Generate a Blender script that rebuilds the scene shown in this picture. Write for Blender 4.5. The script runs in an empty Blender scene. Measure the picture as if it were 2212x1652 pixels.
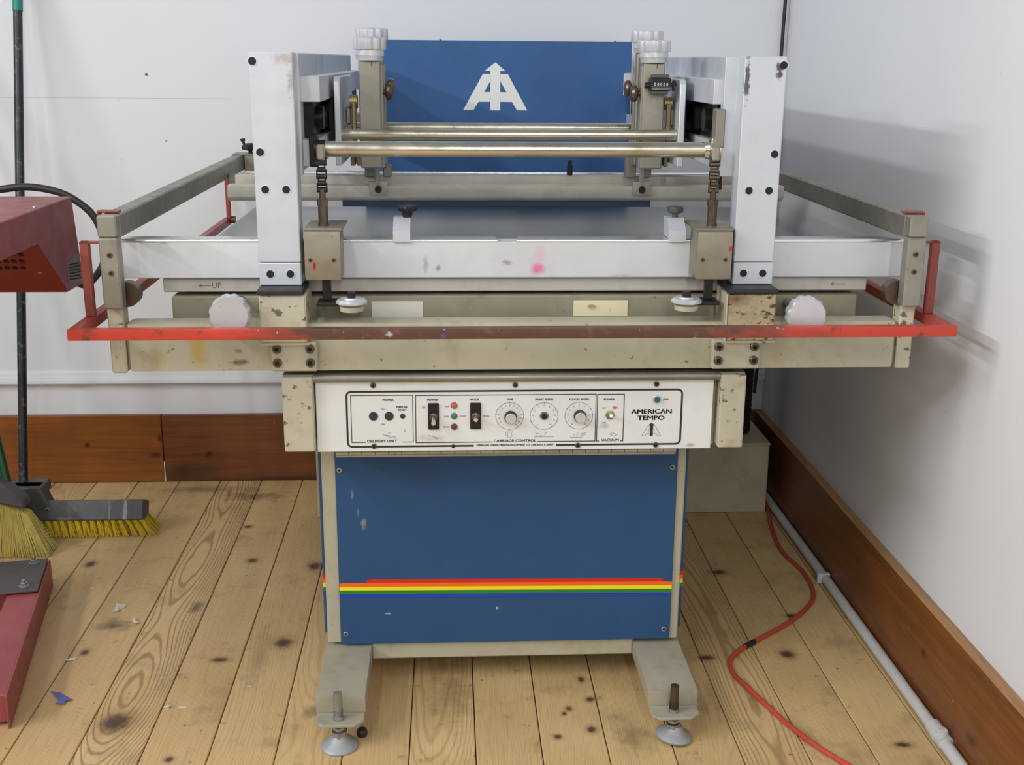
import bpy, bmesh, math, random
from mathutils import Vector, Matrix

S = bpy.context.scene
COL = S.collection
R = math.radians
random.seed(7)

# ------------------------------------------------------------------ camera, world, lamps, exposure
cam = bpy.data.objects.new('camera', bpy.data.cameras.new('camera'))
COL.objects.link(cam)
pi_, ya_, ro_ = R(15.5989), R(3.1994), R(0.4727)
fw = Vector((math.sin(ya_)*math.cos(pi_), math.cos(ya_)*math.cos(pi_), -math.sin(pi_)))
rt = Vector((math.cos(ya_), -math.sin(ya_), 0))
up = rt.cross(fw)
r2 = rt*math.cos(ro_) + up*math.sin(ro_)
u2 = -rt*math.sin(ro_) + up*math.cos(ro_)
mw = Matrix((r2, u2, -fw)).transposed().to_4x4()
mw.translation = Vector((0, 0, 1.35))
cam.matrix_world = mw
cam.data.sensor_width = 36.0
cam.data.lens = 36.0*2500.73/2212
cam.data.clip_start = 0.05
S.camera = cam

world = bpy.data.worlds.new('world'); S.world = world
world.use_nodes = True
wb = world.node_tree.nodes['Background']
wb.inputs[0].default_value = (0.93, 0.97, 1.0, 1)
wb.inputs[1].default_value = 0.28

def area(name, loc, sx, sy, power, col=(.965, .985, 1.0), rot=(0, 0, 0)):
    L = bpy.data.lights.new(name, 'AREA'); L.shape = 'RECTANGLE'
    L.size, L.size_y, L.energy, L.color = sx, sy, power, col
    o = bpy.data.objects.new(name, L); COL.objects.link(o)
    o.location, o.rotation_euler = loc, rot
    return o
# rows of fluorescent strips on the ceiling, running front to back
area('ceiling_strip_lamp', (-0.75, 0.75, 2.75), 0.10, 2.4, 16)
area('ceiling_strip_lamp', (-2.3, 0.6, 2.75), 0.10, 2.6, 42, rot=(0, R(-52), 0))
area('ceiling_strip_lamp', (-4.0, 0.4, 2.75), 0.10, 2.6, 92, rot=(0, R(-70), 0))
area('ceiling_strip_lamp', (0.45, -2.2, 2.75), 0.10, 2.4, 48, rot=(R(50), 0, 0))
area('ceiling_strip_lamp', (-1.6, -2.2, 2.75), 0.10, 2.4, 20, rot=(R(50), 0, 0))
area('ceiling_strip_lamp', (-3.6, -2.2, 2.75), 0.10, 2.4, 18, rot=(R(35), R(-40), 0))

S.view_settings.view_transform = 'Standard'
S.view_settings.look = 'None'
S.view_settings.exposure = -0.05
S.view_settings.gamma = 1.0
S.view_settings.use_curve_mapping = False

# ------------------------------------------------------------------ materials
def lin(c):
    f = lambda v: (v/12.92 if v <= .04045 else ((v+.055)/1.055)**2.4)
    return tuple(f(v/255.0) for v in c) + (1.0,)

class N:
    """small node-tree builder"""
    def __init__(s, name):
        s.m = bpy.data.materials.new(name); s.m.use_nodes = True
        s.t = s.m.node_tree; s.b = s.t.nodes['Principled BSDF']
        s.pos = s.t.nodes.new('ShaderNodeNewGeometry').outputs['Position']
    def new(s, k): return s.t.nodes.new(k)
    def link(s, a, b): s.t.links.new(a, b)
    def put(s, sock, v):
        if isinstance(v, bpy.types.NodeSocket): s.link(v, sock)
        else: sock.default_value = v
    def math(s, op, a, b=0.0, clamp=False):
        n = s.new('ShaderNodeMath'); n.operation = op; n.use_clamp = clamp
        s.put(n.inputs[0], a); s.put(n.inputs[1], b); return n.outputs[0]
    def vmath(s, op, a, b):
        n = s.new('ShaderNodeVectorMath'); n.operation = op
        s.put(n.inputs[0], a); s.put(n.inputs[1], b)
        return n.outputs['Value'] if op in ('LENGTH', 'DISTANCE', 'DOT_PRODUCT') else n.outputs[0]
    def noise(s, scale, detail=3, vec=None, rough=.55, dist=0.0):
        n = s.new('ShaderNodeTexNoise'); s.link(vec or s.pos, n.inputs['Vector'])
        n.inputs['Scale'].default_value = scale; n.inputs['Detail'].default_value = detail
        n.inputs['Roughness'].default_value = rough; n.inputs['Distortion'].default_value = dist
        return n.outputs[0]
    def remap(s, v, a, b, c=0.0, d=1.0):
        n = s.new('ShaderNodeMapRange'); n.clamp = True
        s.put(n.inputs[0], v)
        for i, q in enumerate((a, b, c, d)): n.inputs[i+1].default_value = q
        return n.outputs[0]
    def mix(s, f, a, b, mode='MIX'):
        n = s.new('ShaderNodeMix'); n.data_type = 'RGBA'; n.blend_type = mode
        s.put(n.inputs[0], f); s.put(n.inputs[6], a); s.put(n.inputs[7], b); return n.outputs[2]
    def sep(s, v):
        n = s.new('ShaderNodeSeparateXYZ'); s.link(v, n.inputs[0]); return n.outputs
    def comb(s, x, y, z):
        n = s.new('ShaderNodeCombineXYZ')
        for i, q in enumerate((x, y, z)): s.put(n.inputs[i], q)
        return n.outputs[0]
    def blob(s, col, c, r, paint, amt=1.0, edge=.5, wob=.6, wscale=60):
        """a stain of its own shape at a place on the thing"""
        d = s.vmath('SUBTRACT', s.pos, c)
        d = s.vmath('MULTIPLY', d, (1/r[0], 1/r[1], 1/r[2]))
        l = s.vmath('LENGTH', d, (0, 0, 0))
        l = s.math('ADD', l, s.math('MULTIPLY', s.math('SUBTRACT', s.noise(wscale, 3), .5), wob*2))
        f = s.remap(l, 1.0, 1.0-edge, 0.0, amt)
        return s.mix(f, col, paint)
    def bump(s, h, strength=.2, dist=.002):
        n = s.new('ShaderNodeBump'); n.inputs['Strength'].default_value = strength
        n.inputs['Distance'].default_value = dist
        s.link(h, n.inputs['Height']); s.link(n.outputs[0], s.b.inputs['Normal'])
    def out(s, col, rough=.5, metal=0.0, spec=.5):
        s.put(s.b.inputs['Base Color'], col); s.put(s.b.inputs['Roughness'], rough)
        s.put(s.b.inputs['Metallic'], metal)
        s.b.inputs['Specular IOR Level'].default_value = spec
        return s.m

def plain(name, c, rough=.5, metal=0.0, spec=.5):
    n = N(name); return n.out(lin(c), rough, metal, spec)

def worn(name, c, dirt=(70, 60, 45), rough=.5, metal=0.0, var=.12, grime=.5, speck=.6, sscale=90, spec=.5, blobs=(), edge_thr=.68, stretch=(1, 1, 1), bump=.05):
    """painted or bare metal with uneven tone, rub marks and small specks"""
    n = N(name)
    base = lin(c); dk = tuple(v*(1-var*2.2) for v in base[:3]) + (1,)
    v1 = n.vmath('MULTIPLY', n.pos, stretch)
    col = n.mix(n.remap(n.noise(6, 4, v1), .35, .7), base, dk)
    col = n.mix(n.remap(n.noise(16, 5, v1, .65), .52, .78, 0, grime), col, lin(dirt))
    sp = n.remap(n.noise(sscale, 3, v1, .6), edge_thr, edge_thr+.05, 0, speck)
    col = n.mix(sp, col, lin(tuple(q*.6 for q in dirt)))
    for b in blobs: col = n.blob(col, *b)
    if bump: n.bump(n.noise(220, 2), bump, .001)
    return n.out(col, n.remap(n.noise(20, 3), .3, .7, rough-.06, rough+.1) if bump else rough, metal, spec)

def wall_mat(name, c, blobs=()):
    n = N(name)
    col = n.mix(n.remap(n.noise(1.3, 3), .35, .7), lin(c), lin(tuple(q-5 for q in c)))
    col = n.mix(n.remap(n.noise(30, 3), .72, .78, 0, .25), col, lin((150, 145, 140)))
    for b in blobs: col = n.blob(col, *b)
    n.bump(n.noise(70, 3), .12, .002)
    return n.out(col, .55, 0, .4)

M = {}
M['wall'] = wall_mat('white_wall_paint', (226, 227, 230), [((-.905, 3.65, 1.297), (.006, .05, .006), lin((110, 100, 90)), 1, .6),
    ((-.86, 3.65, 1.10), (.004, .05, .004), lin((120, 110, 100)), .8, .6), ((-1.2, 3.65, .32), (.05, .05, .01), lin((180, 178, 178)), .6, .8)])
M['wall_right'] = wall_mat('white_side_wall_paint', (226, 227, 230), [((1.035, 1.9, 1.6), (.05, .03, .05), lin((195, 190, 188)), .5, .9)])
M['trim'] = plain('white_trim_paint', (230, 230, 232), .5)
M['alu'] = worn('brushed_aluminium', (204, 207, 212), (120, 110, 95), .42, .35, .05, .12, .5, 70, edge_thr=.73)
M['post'] = worn('post_aluminium', (204, 208, 214), (110, 100, 85), .42, .3, .04, .08, .6, 60, edge_thr=.74,
    blobs=[((-.29, 2.181, 1.348), (.03, .02, .012), lin((168, 154, 132)), .6, .6, 1.0, 110),
           ((-.283, 2.181, 1.31), (.008, .02, .03), lin((150, 140, 124)), .6, .6, 1.0, 120),
           ((.552, 2.181, 1.32), (.006, .02, .045), lin((70, 62, 52)), .9, .5, 1.1, 110),
           ((.612, 2.181, 1.335), (.008, .02, .02), lin((60, 50, 45)), .9, .5, 1.0, 110)])
M['rail'] = worn('front_rail_aluminium', (212, 214, 217), (125, 118, 108), .45, .25, .04, .12, .5, 60, edge_thr=.735,
    blobs=[((.173, 2.235, .955), (.018, .02, .014), lin((226, 120, 160)), .95, .6, .5, 60),
           ((.178, 2.235, .985), (.014, .02, .02), lin((226, 165, 190)), .6, .8, .5, 60),
           ((.115, 2.235, .968), (.014, .02, .006), lin((150, 100, 120)), .6, .8, .9, 120),
           ((-.045, 2.235, .965), (.006, .02, .02), lin((150, 150, 148)), .6, .8, .8, 90),
           ((-.02, 2.235, .957), (.007, .02, .009), lin((120, 118, 112)), .7, .7, .7, 90),
           ((.34, 2.235, .942), (.03, .02, .004), lin((165, 160, 150)), .5, .8, .7, 90),
           ((-.34, 2.235, .975), (.03, .02, .01), lin((160, 150, 125)), .7, .8, 1.0, 80),
           ((-.545, 2.235, 1.012), (.018, .05, .006), lin((40, 90, 165)), .9, .5, .9, 80)])
M['chrome'] = plain('bright_polished_aluminium', (225, 226, 228), .22, .9)
M['knob'] = worn('machined_aluminium', (212, 213, 216), (160, 158, 155), .32, .5, .05, .05, .2, 80)
M['nickel'] = worn('dull_nickel_plate', (160, 155, 141), (96, 86, 70), .42, .6, .1, .35, .6, 80, edge_thr=.7)
M['bar_nickel'] = worn('pale_nickel_bar', (196, 191, 178), (128, 118, 98), .42, .5, .08, .35, .6, 70, edge_thr=.7)
M['nickel_arm'] = worn('grey_arm_steel', (150, 146, 134), (70, 66, 60), .42, .65, .12, .35, .7, 45, edge_thr=.7)
M['block'] = worn('brownish_nickel_block', (160, 152, 134), (105, 92, 72), .42, .7, .1, .4, .6, 70, edge_thr=.68,
    blobs=[((-.251, 2.16, .974), (.004, .02, .011), lin((200, 50, 35)), 1, .5, .5, 60),
           ((.535, 2.16, 1.006), (.005, .02, .006), lin((190, 60, 70)), .9, .5, .5, 60)])
M['tube'] = worn('yellowed_chrome_tube', (216, 209, 192), (140, 116, 78), .2, .92, .12, .45, .5, 60, edge_thr=.72, stretch=(.6, 1, 1))
M['beige'] = worn('cream_machine_paint', (181, 176, 153), (120, 104, 68), .5, 0, .06, .35, .7, 70, edge_thr=.69)
M['beige_beam'] = worn('stained_cream_beam_paint', (180, 176, 153), (135, 112, 70), .48, 0, .07, .45, .7, 60, edge_thr=.68,
    blobs=[((-.475, 2.16, .82), (.025, .06, .05), lin((178, 148, 60)), .8, .8, .7, 45),
           ((-.56, 2.16, .80), (.03, .06, .03), lin((150, 128, 80)), .6, .9, .9, 35),
           ((-.40, 2.16, .79), (.02, .06, .007), lin((95, 72, 58)), .8, .6, .8, 110),
           ((-.40, 2.16, .812), (.010, .06, .006), lin((120, 88, 75)), .7, .6, .8, 110)])
M['beige_worn'] = worn('chipped_cream_bracket_paint', (188, 182, 160), (134, 106, 72), .5, 0, .08, .6, .85, 55, edge_thr=.62)
M['bracket_brown'] = worn('scraped_brown_cream_bracket_paint', (180, 168, 134), (122, 80, 50), .45, 0, .1, .85, .9, 60, edge_thr=.58, stretch=(1, 1, 1.6),
    blobs=[((.548, 2.138, .915), (.035, .06, .02), lin((98, 60, 40)), .9, .8, .6, 40)])
M['beige_dark'] = worn('dirty_and_shaded_cream_paint', (150, 144, 122), (92, 80, 58), .48, .1, .1, .5, .7, 60, edge_thr=.68)  # dirty frame paint; on the piano hinge its darkness is painted shade
M['foot'] = worn('grey_cream_foot_paint', (168, 160, 140), (112, 100, 82), .55, 0, .07, .4, .6, 70, edge_thr=.7)
M['blue'] = worn('blue_machine_paint', (48, 83, 126), (42, 70, 105), .5, 0, .05, .3, .35, 110, edge_thr=.74, spec=.25,
    blobs=[((-.208, 2.32, .46), (.004, .02, .012), lin((140, 138, 125)), .7, .6, .7, 90),
           ((-.197, 2.32, .42), (.003, .02, .012), lin((140, 138, 125)), .6, .6, .7, 90),
           ((-.185, 2.32, .39), (.008, .02, .016), lin((150, 146, 132)), .7, .5, 1.0, 90),
           ((-.14, 2.32, .18), (.008, .02, .003), lin((190, 190, 190)), .9, .5, .8, 90),
           ((.10, 2.32, .19), (.004, .02, .004), lin((200, 200, 200)), .9, .5, .8, 90)])
M['blue_hood'] = worn('blue_hood_paint', (58, 98, 149), (50, 86, 130), .5, 0, .05, .3, .2, 110, edge_thr=.75, spec=.3)
M['panel'] = worn('white_face_plate', (224, 226, 224), (170, 166, 156), .42, .05, .03, .18, .3, 80, edge_thr=.74,
    blobs=[((.478, 2.168, .612), (.01, .02, .006), lin((170, 160, 125)), .8, .5, .6, 60),
           ((-.04, 2.168, .63), (.03, .02, .01), lin((180, 172, 160)), .6, .9, .8, 50),
           ((.325, 2.168, .690), (.006, .02, .004), lin((210, 60, 90)), .9, .5, 1.2, 140),
           ((-.052, 2.168, .694), (.007, .02, .004), lin((215, 90, 90)), .9, .5, 1.2, 140),
           ((.305, 2.168, .655), (.012, .02, .008), lin((170, 172, 195)), .7, .7, .9, 80)])
M['print'] = plain('black_printed_ink', (32, 38, 36), .5)
M['print_soft'] = plain('faded_grey_ink', (105, 105, 103), .5)
M['white_ink'] = worn('white_vinyl', (232, 232, 226), (200, 196, 186), .45, 0, .02, .2, .1)
M['black'] = worn('black_oxide_steel', (38, 36, 36), (85, 80, 72), .42, .4, .1, .3, .3)
M['hole'] = plain('dark_hole', (18, 17, 16), .7)
M['hole_blue'] = plain('dark_blue_grey_plug', (44, 46, 56), .5)  # even dark blue-grey of the round plugs in the plate
M['rubber'] = plain('black_rubber', (34, 33, 34), .5)
M['grease_shade'] = worn('greasy_and_shaded_dark_steel', (46, 44, 42), (20, 18, 16), .35, .6, .15, .5, .4)  # grease on the guides; on the pedestal the dark is painted shade
M['brown_steel'] = worn('browned_steel_fitting', (112, 96, 82), (60, 46, 38), .35, .8, .15, .5, .5, 90)
M['brass'] = worn('tarnished_brass', (158, 144, 98), (90, 76, 48), .38, .8, .12, .4, .5)
M['squeegee'] = plain('dark_blue_squeegee_rubber', (28, 42, 66), .4)
M['table'] = worn('satin_grey_metal_table_top', (176, 179, 181), (160, 162, 162), .30, .55, .02, .03, .0, 60, bump=0)
M['slab'] = worn('aluminium_table_edge', (196, 192, 186), (130, 118, 100), .5, .3, .06, .35, .5, 60, edge_thr=.71)
M['label_white'] = worn('blank_white_sticker', (214, 208, 196), (178, 168, 150), .6, 0, .04, .35, .3)
M['label_cream'] = worn('yellowed_sticker', (226, 216, 178), (178, 158, 105), .6, 0, .05, .2, .2, blobs=[((.283, 2.238, .879), (.016, .02, .006), lin((150, 125, 75)), .8, .6, 1.0, 80)])
M['lamp_red'] = plain('red_indicator_lens', (205, 85, 65), .3)
M['lamp_green'] = plain('green_indicator_lens', (58, 122, 98), .3)
M['lamp_dark'] = plain('dark_red_indicator_lens', (112, 40, 58), .3)
M['button_green'] = plain('green_push_button', (24, 98, 96), .35)
for k, c in dict(red=(208, 38, 22), orange=(246, 104, 16), yellow=(240, 226, 30), green=(34, 128, 44), deep=(26, 60, 170)).items():
    M['stripe_'+k] = plain(k+'_stripe_vinyl', c, .45)
M['dryer'] = worn('maroon_sheet_metal_paint', (138, 62, 66), (112, 46, 50), .38, 0, .08, .3, .15)
M['dryer_grille'] = worn('deep_red_grille_paint', (122, 26, 16), (92, 18, 12), .5, 0, .06, .2, .1)
M['leg_red'] = worn('rosy_red_leg_paint', (158, 74, 77), (138, 48, 54), .4, 0, .08, .3, .3)
M['plate_grey'] = worn('dark_grey_steel_plate', (92, 88, 86), (62, 56, 52), .45, .4, .08, .3, .3)
M['zinc'] = worn('zinc_plated_steel', (176, 178, 180), (110, 100, 88), .35, .8, .1, .35, .4)
M['disc'] = worn('dull_galvanised_disc', (172, 174, 176), (120, 116, 108), .5, .35, .08, .3, .4)
M['silver_tag'] = worn('silver_rating_plate', (120, 126, 130), (60, 60, 64), .4, .4, .1, .5, .5)
M['bristle_yellow'] = worn('yellow_bristles', (224, 190, 20), (150, 122, 10), .6, 0, .15, .5, .3, 130)
M['bristle_straw'] = worn('straw_coloured_bristles', (198, 180, 92), (130, 112, 50), .6, 0, .15, .5, .3, 130)
M['broom_block'] = worn('scuffed_black_plastic', (84, 82, 84), (150, 145, 140), .5, 0, .1, .35, .6, 40, edge_thr=.7,
    blobs=[((-.945, 3.2, .07), (.007, .1, .05), lin((165, 162, 160)), .7, .5, .5, 50), ((-.99, 3.2, .07), (.005, .1, .05), lin((150, 147, 146)), .5, .6, .6, 50), ((-1.12, 3.2, .05), (.03, .1, .015), lin((160, 158, 152)), .7, .7, .9, 60)])
M['pole'] = worn('chipped_black_pole_paint', (36, 38, 44), (150, 145, 138), .4, .1, .1, .2, .9, 55, edge_thr=.6)
M['teal'] = plain('teal_plastic_grip', (22, 128, 116), .45)
M['green'] = plain('dark_green_handle_paint', (22, 70, 38), .4)
M['cord'] = worn('orange_cord_jacket', (196, 76, 52), (140, 44, 30), .5, 0, .08, .3, .3)
M['conduit'] = worn('white_painted_conduit', (206, 205, 204), (150, 142, 130), .45, 0, .05, .3, .5, 60, edge_thr=.72)
M['blower'] = worn('greenish_grey_painted_plywood', (194, 185, 156), (120, 124, 92), .6, 0, .08, .4, .5, 60, edge_thr=.72,
    blobs=[((.62, 3.31, .11), (.05, .03, .12), lin((116, 122, 92)), .6, .9, .7, 16), ((.60, 3.31, .05), (.012, .03, .035), lin((58, 62, 48)), .75, .7, .9, 40)])
M['hose'] = plain('black_ribbed_hose', (26, 27, 28), .45)
M['wire_green'] = plain('yellow_green_wire', (150, 165, 40), .5)
M['blue_scrap'] = plain('blue_paper', (92, 104, 160), .6)
M['white_scrap'] = plain('off_white_paper', (205, 198, 178), .7)

# chipped red guard bar: red at the ends, rubbed down to brown in the middle
n = N('chipped_red_guard_paint')
x = n.sep(n.pos)[0]
dx = n.math('ABSOLUTE', n.math('SUBTRACT', x, .12))
f = n.math('ADD', dx, n.math('MULTIPLY', n.math('SUBTRACT', n.noise(9, 5, n.vmath('MULTIPLY', n.pos, (1, 1, 3))), .5), .55))
f2 = n.remap(f, .40, .56)
red = n.mix(n.remap(n.noise(30, 4), .58, .68, 0, .75), lin((196, 66, 50)), lin((92, 62, 44)))
brown = n.mix(n.remap(n.noise(40, 4), .55, .68, 0, .6), lin((92, 62, 52)), lin((128, 84, 68)))
c = n.mix(f2, brown, red)
c = n.mix(n.remap(n.noise(75, 3), .72, .76, 0, .8), c, lin((205, 195, 190)))
c = n.blob(c, (-.11, 2.07, .866), (.008, .02, .006), lin((190, 200, 215)), .8, .6, .8, 140)
c = n.blob(c, (-.01, 2.07, .862), (.006, .02, .005), lin((70, 90, 150)), .7, .6, .8, 140)
M['guard'] = n.out(c, .42, .1)
M['guard_strap'] = worn('browned_red_strap_paint', (142, 66, 55), (92, 58, 50), .42, 0, .1, .5, .6, 60, edge_thr=.66)
M['guard_red'] = worn('red_guard_paint', (166, 70, 58), (96, 58, 50), .42, 0, .1, .45, .5, 60, edge_thr=.66)

# ---- wood
def plank_mat(name):
    n = N(name)
    tc = n.new('ShaderNodeTexCoord').outputs['Object']
    def attr(a):
        q = n.new('ShaderNodeAttribute'); q.attribute_type = 'OBJECT'; q.attribute_name = a; return q.outputs['Fac']
    seed, fig = attr('seed'), attr('figure')
    px, py, pz = n.sep(tc)
    off = n.math('MULTIPLY', seed, 17.3)
    y1 = n.math('ADD', py, off)
    v = n.comb(n.math('MULTIPLY', px, 1.0), y1, off)
    drift = n.noise(1.0, 2, n.comb(off, n.math('MULTIPLY', y1, .5), 0.0))
    wob = n.noise(1.0, 3, n.comb(n.math('MULTIPLY', px, 26), n.math('MULTIPLY', y1, 5), off))
    h = n.math('ADD', n.math('MULTIPLY', drift, .32), -.09)
    u = n.math('SUBTRACT', px, n.math('MULTIPLY', n.math('SUBTRACT', n.noise(1.0, 1, n.comb(off, n.math('MULTIPLY', y1, .6), 3.0)), .5), .16))
    u = n.math('ADD', u, attr('heart'))
    r = n.math('SQRT', n.math('ADD', n.math('MULTIPLY', u, u), n.math('MULTIPLY', h, h)))
    ph = n.math('ADD', n.math('MULTIPLY', r, 2*math.pi/.0050), n.math('MULTIPLY', wob, 8.0))
    ring = n.remap(n.math('SINE', ph), .25, 1.0)
    fine = n.noise(1.0, 3, n.comb(n.math('MULTIPLY', px, 420), n.math('MULTIPLY', y1, 9), off), .6)
    tone = n.math('FRACT', n.math('MULTIPLY', seed, 7.77))
    base = n.mix(tone, lin((222, 192, 138)), lin((204, 172, 122)))
    base = n.mix(n.remap(n.noise(2.2, 3, v), .3, .72, 0, .8), base, lin((192, 158, 108)))
    base = n.mix(n.remap(fine, .45, .75, 0, .35), base, lin((140, 106, 62)))
    base = n.mix(n.math('MULTIPLY', ring, fig), base, lin((122, 86, 46)))
    # scuffs and worn-in grime
    base = n.mix(n.remap(n.noise(7, 5, v, .65), .55, .78, 0, .55), base, lin((112, 90, 66)))
    sp = n.remap(n.noise(48, 2, v), .735, .765, 0, .85)
    base = n.mix(sp, base, lin((74, 60, 48)))
    base = n.mix(n.remap(n.noise(26, 4, v, .7), .62, .74, 0, .5), base, lin((104, 84, 62)))
    knots = [(-.706, 2.195, .045, .05), (-.402, 2.528, .030, .034), (-.538, 2.453, .026, .016), (-.375, 2.964, .024, .034),
             (-.552, 3.007, .02, .02), (-.605, 3.251, .016, .016), (.793, 2.427, .024, .026), (.597, 2.417, .026, .016), (.735, 2.884, .026, .022),
             (-.993, 2.999, .02, .026), (.925, 2.045, .024, .013), (-.564, 2.055, .012, .014), (.292, 2.33, .010, .016), (.303, 2.245, .014, .014),
             (.252, 2.21, .010, .012), (.292, 2.127, .013, .018), (.219, 2.104, .012, .012), (.24, 2.19, .008, .01), (.86, 2.62, .02, .014), (-.86, 2.50, .014, .02)]
    for (kx, ky, rx, ry) in knots:
        base = n.blob(base, (kx, ky, 0), (rx*1.5, ry*1.5, 1), lin((128, 94, 58)), .6, .7, .35, 50)
        base = n.blob(base, (kx, ky, 0), (rx*.85, ry*.85, 1), lin((70, 52, 42)), .9, .6, .4, 70)
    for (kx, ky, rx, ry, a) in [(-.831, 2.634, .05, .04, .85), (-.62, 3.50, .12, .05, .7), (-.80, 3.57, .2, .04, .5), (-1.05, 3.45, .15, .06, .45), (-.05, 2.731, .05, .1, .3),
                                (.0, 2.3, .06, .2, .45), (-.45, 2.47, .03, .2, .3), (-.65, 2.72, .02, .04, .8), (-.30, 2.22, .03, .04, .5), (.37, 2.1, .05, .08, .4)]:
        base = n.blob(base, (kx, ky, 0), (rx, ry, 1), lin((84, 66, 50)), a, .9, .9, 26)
    for (kx, ky, rx, ry) in [(-.84, 2.722, .016, .022), (-.61, 2.245, .006, .005), (-.943, 2.846, .005, .004), (-.45, 2.33, .004, .004), (-.58, 2.25, .01, .004)]:
        base = n.blob(base, (kx, ky, 0), (rx, ry, 1), lin((216, 208, 188)), .9, .35, .9, 110)
    base = n.blob(base, (.684, 2.02, 0), (.006, .004, 1), lin((190, 50, 40)), .9, .4, .6, 110)
    n.bump(n.math('ADD', fine, n.math('MULTIPLY', ring, .5)), .12, .001)
    return n.out(base, n.remap(n.noise(9, 4, v), .3, .7, .38, .62), 0, .4)
M['plank'] = plank_mat('worn_pine_floorboard')

def board_mat(name, c, d, axis, blobs=()):
    n = N(name)
    sc = (3, 60, 60) if axis == 'x' else (60, 3, 60)
    v = n.vmath('MULTIPLY', n.pos, sc)
    col = n.mix(n.remap(n.noise(1, 4, v, .6, 1.0), .32, .7), lin(c), lin(d))
    col = n.mix(n.remap(n.noise(3.0, 3), .45, .75, 0, .5), col, lin(tuple(q*.75 for q in d)))
    col = n.mix(n.remap(n.noise(55, 2), .76, .78, 0, .6), col, lin((205, 180, 150)))
    for b in blobs: col = n.blob(col, *b)
    return n.out(col, .36, 0, .45)
kd = lin((48, 28, 18))
M['board_a'] = board_mat('varnished_orange_pine', (146, 86, 32), (118, 68, 26), 'x',
    [((-1.18, 3.64, .13), (.012, .05, .012), kd, .9, .6), ((-.945, 3.64, .15), (.012, .05, .014), kd, .9, .6), ((-.96, 3.64, .095), (.022, .05, .014), kd, .8, .7)])
M['board_b'] = board_mat('varnished_reddish_pine', (126, 72, 40), (98, 54, 30), 'x',
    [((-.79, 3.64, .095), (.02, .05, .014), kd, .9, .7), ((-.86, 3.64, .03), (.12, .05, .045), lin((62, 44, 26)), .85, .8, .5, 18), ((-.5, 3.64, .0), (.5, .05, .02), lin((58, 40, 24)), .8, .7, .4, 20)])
M['board_r'] = board_mat('varnished_brown_skirting', (136, 80, 32), (104, 58, 24), 'y',
    [((1.015, 2.62, .15), (.05, .012, .012), kd, .8, .7), ((1.015, 2.2, .12), (.05, .016, .014), kd, .8, .7), ((1.015, 1.95, .07), (.05, .03, .02), kd, .7, .8, .8, 40)])
M['board_top'] = board_mat('raw_board_edge', (176, 132, 84), (150, 106, 64), 'y')

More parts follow.
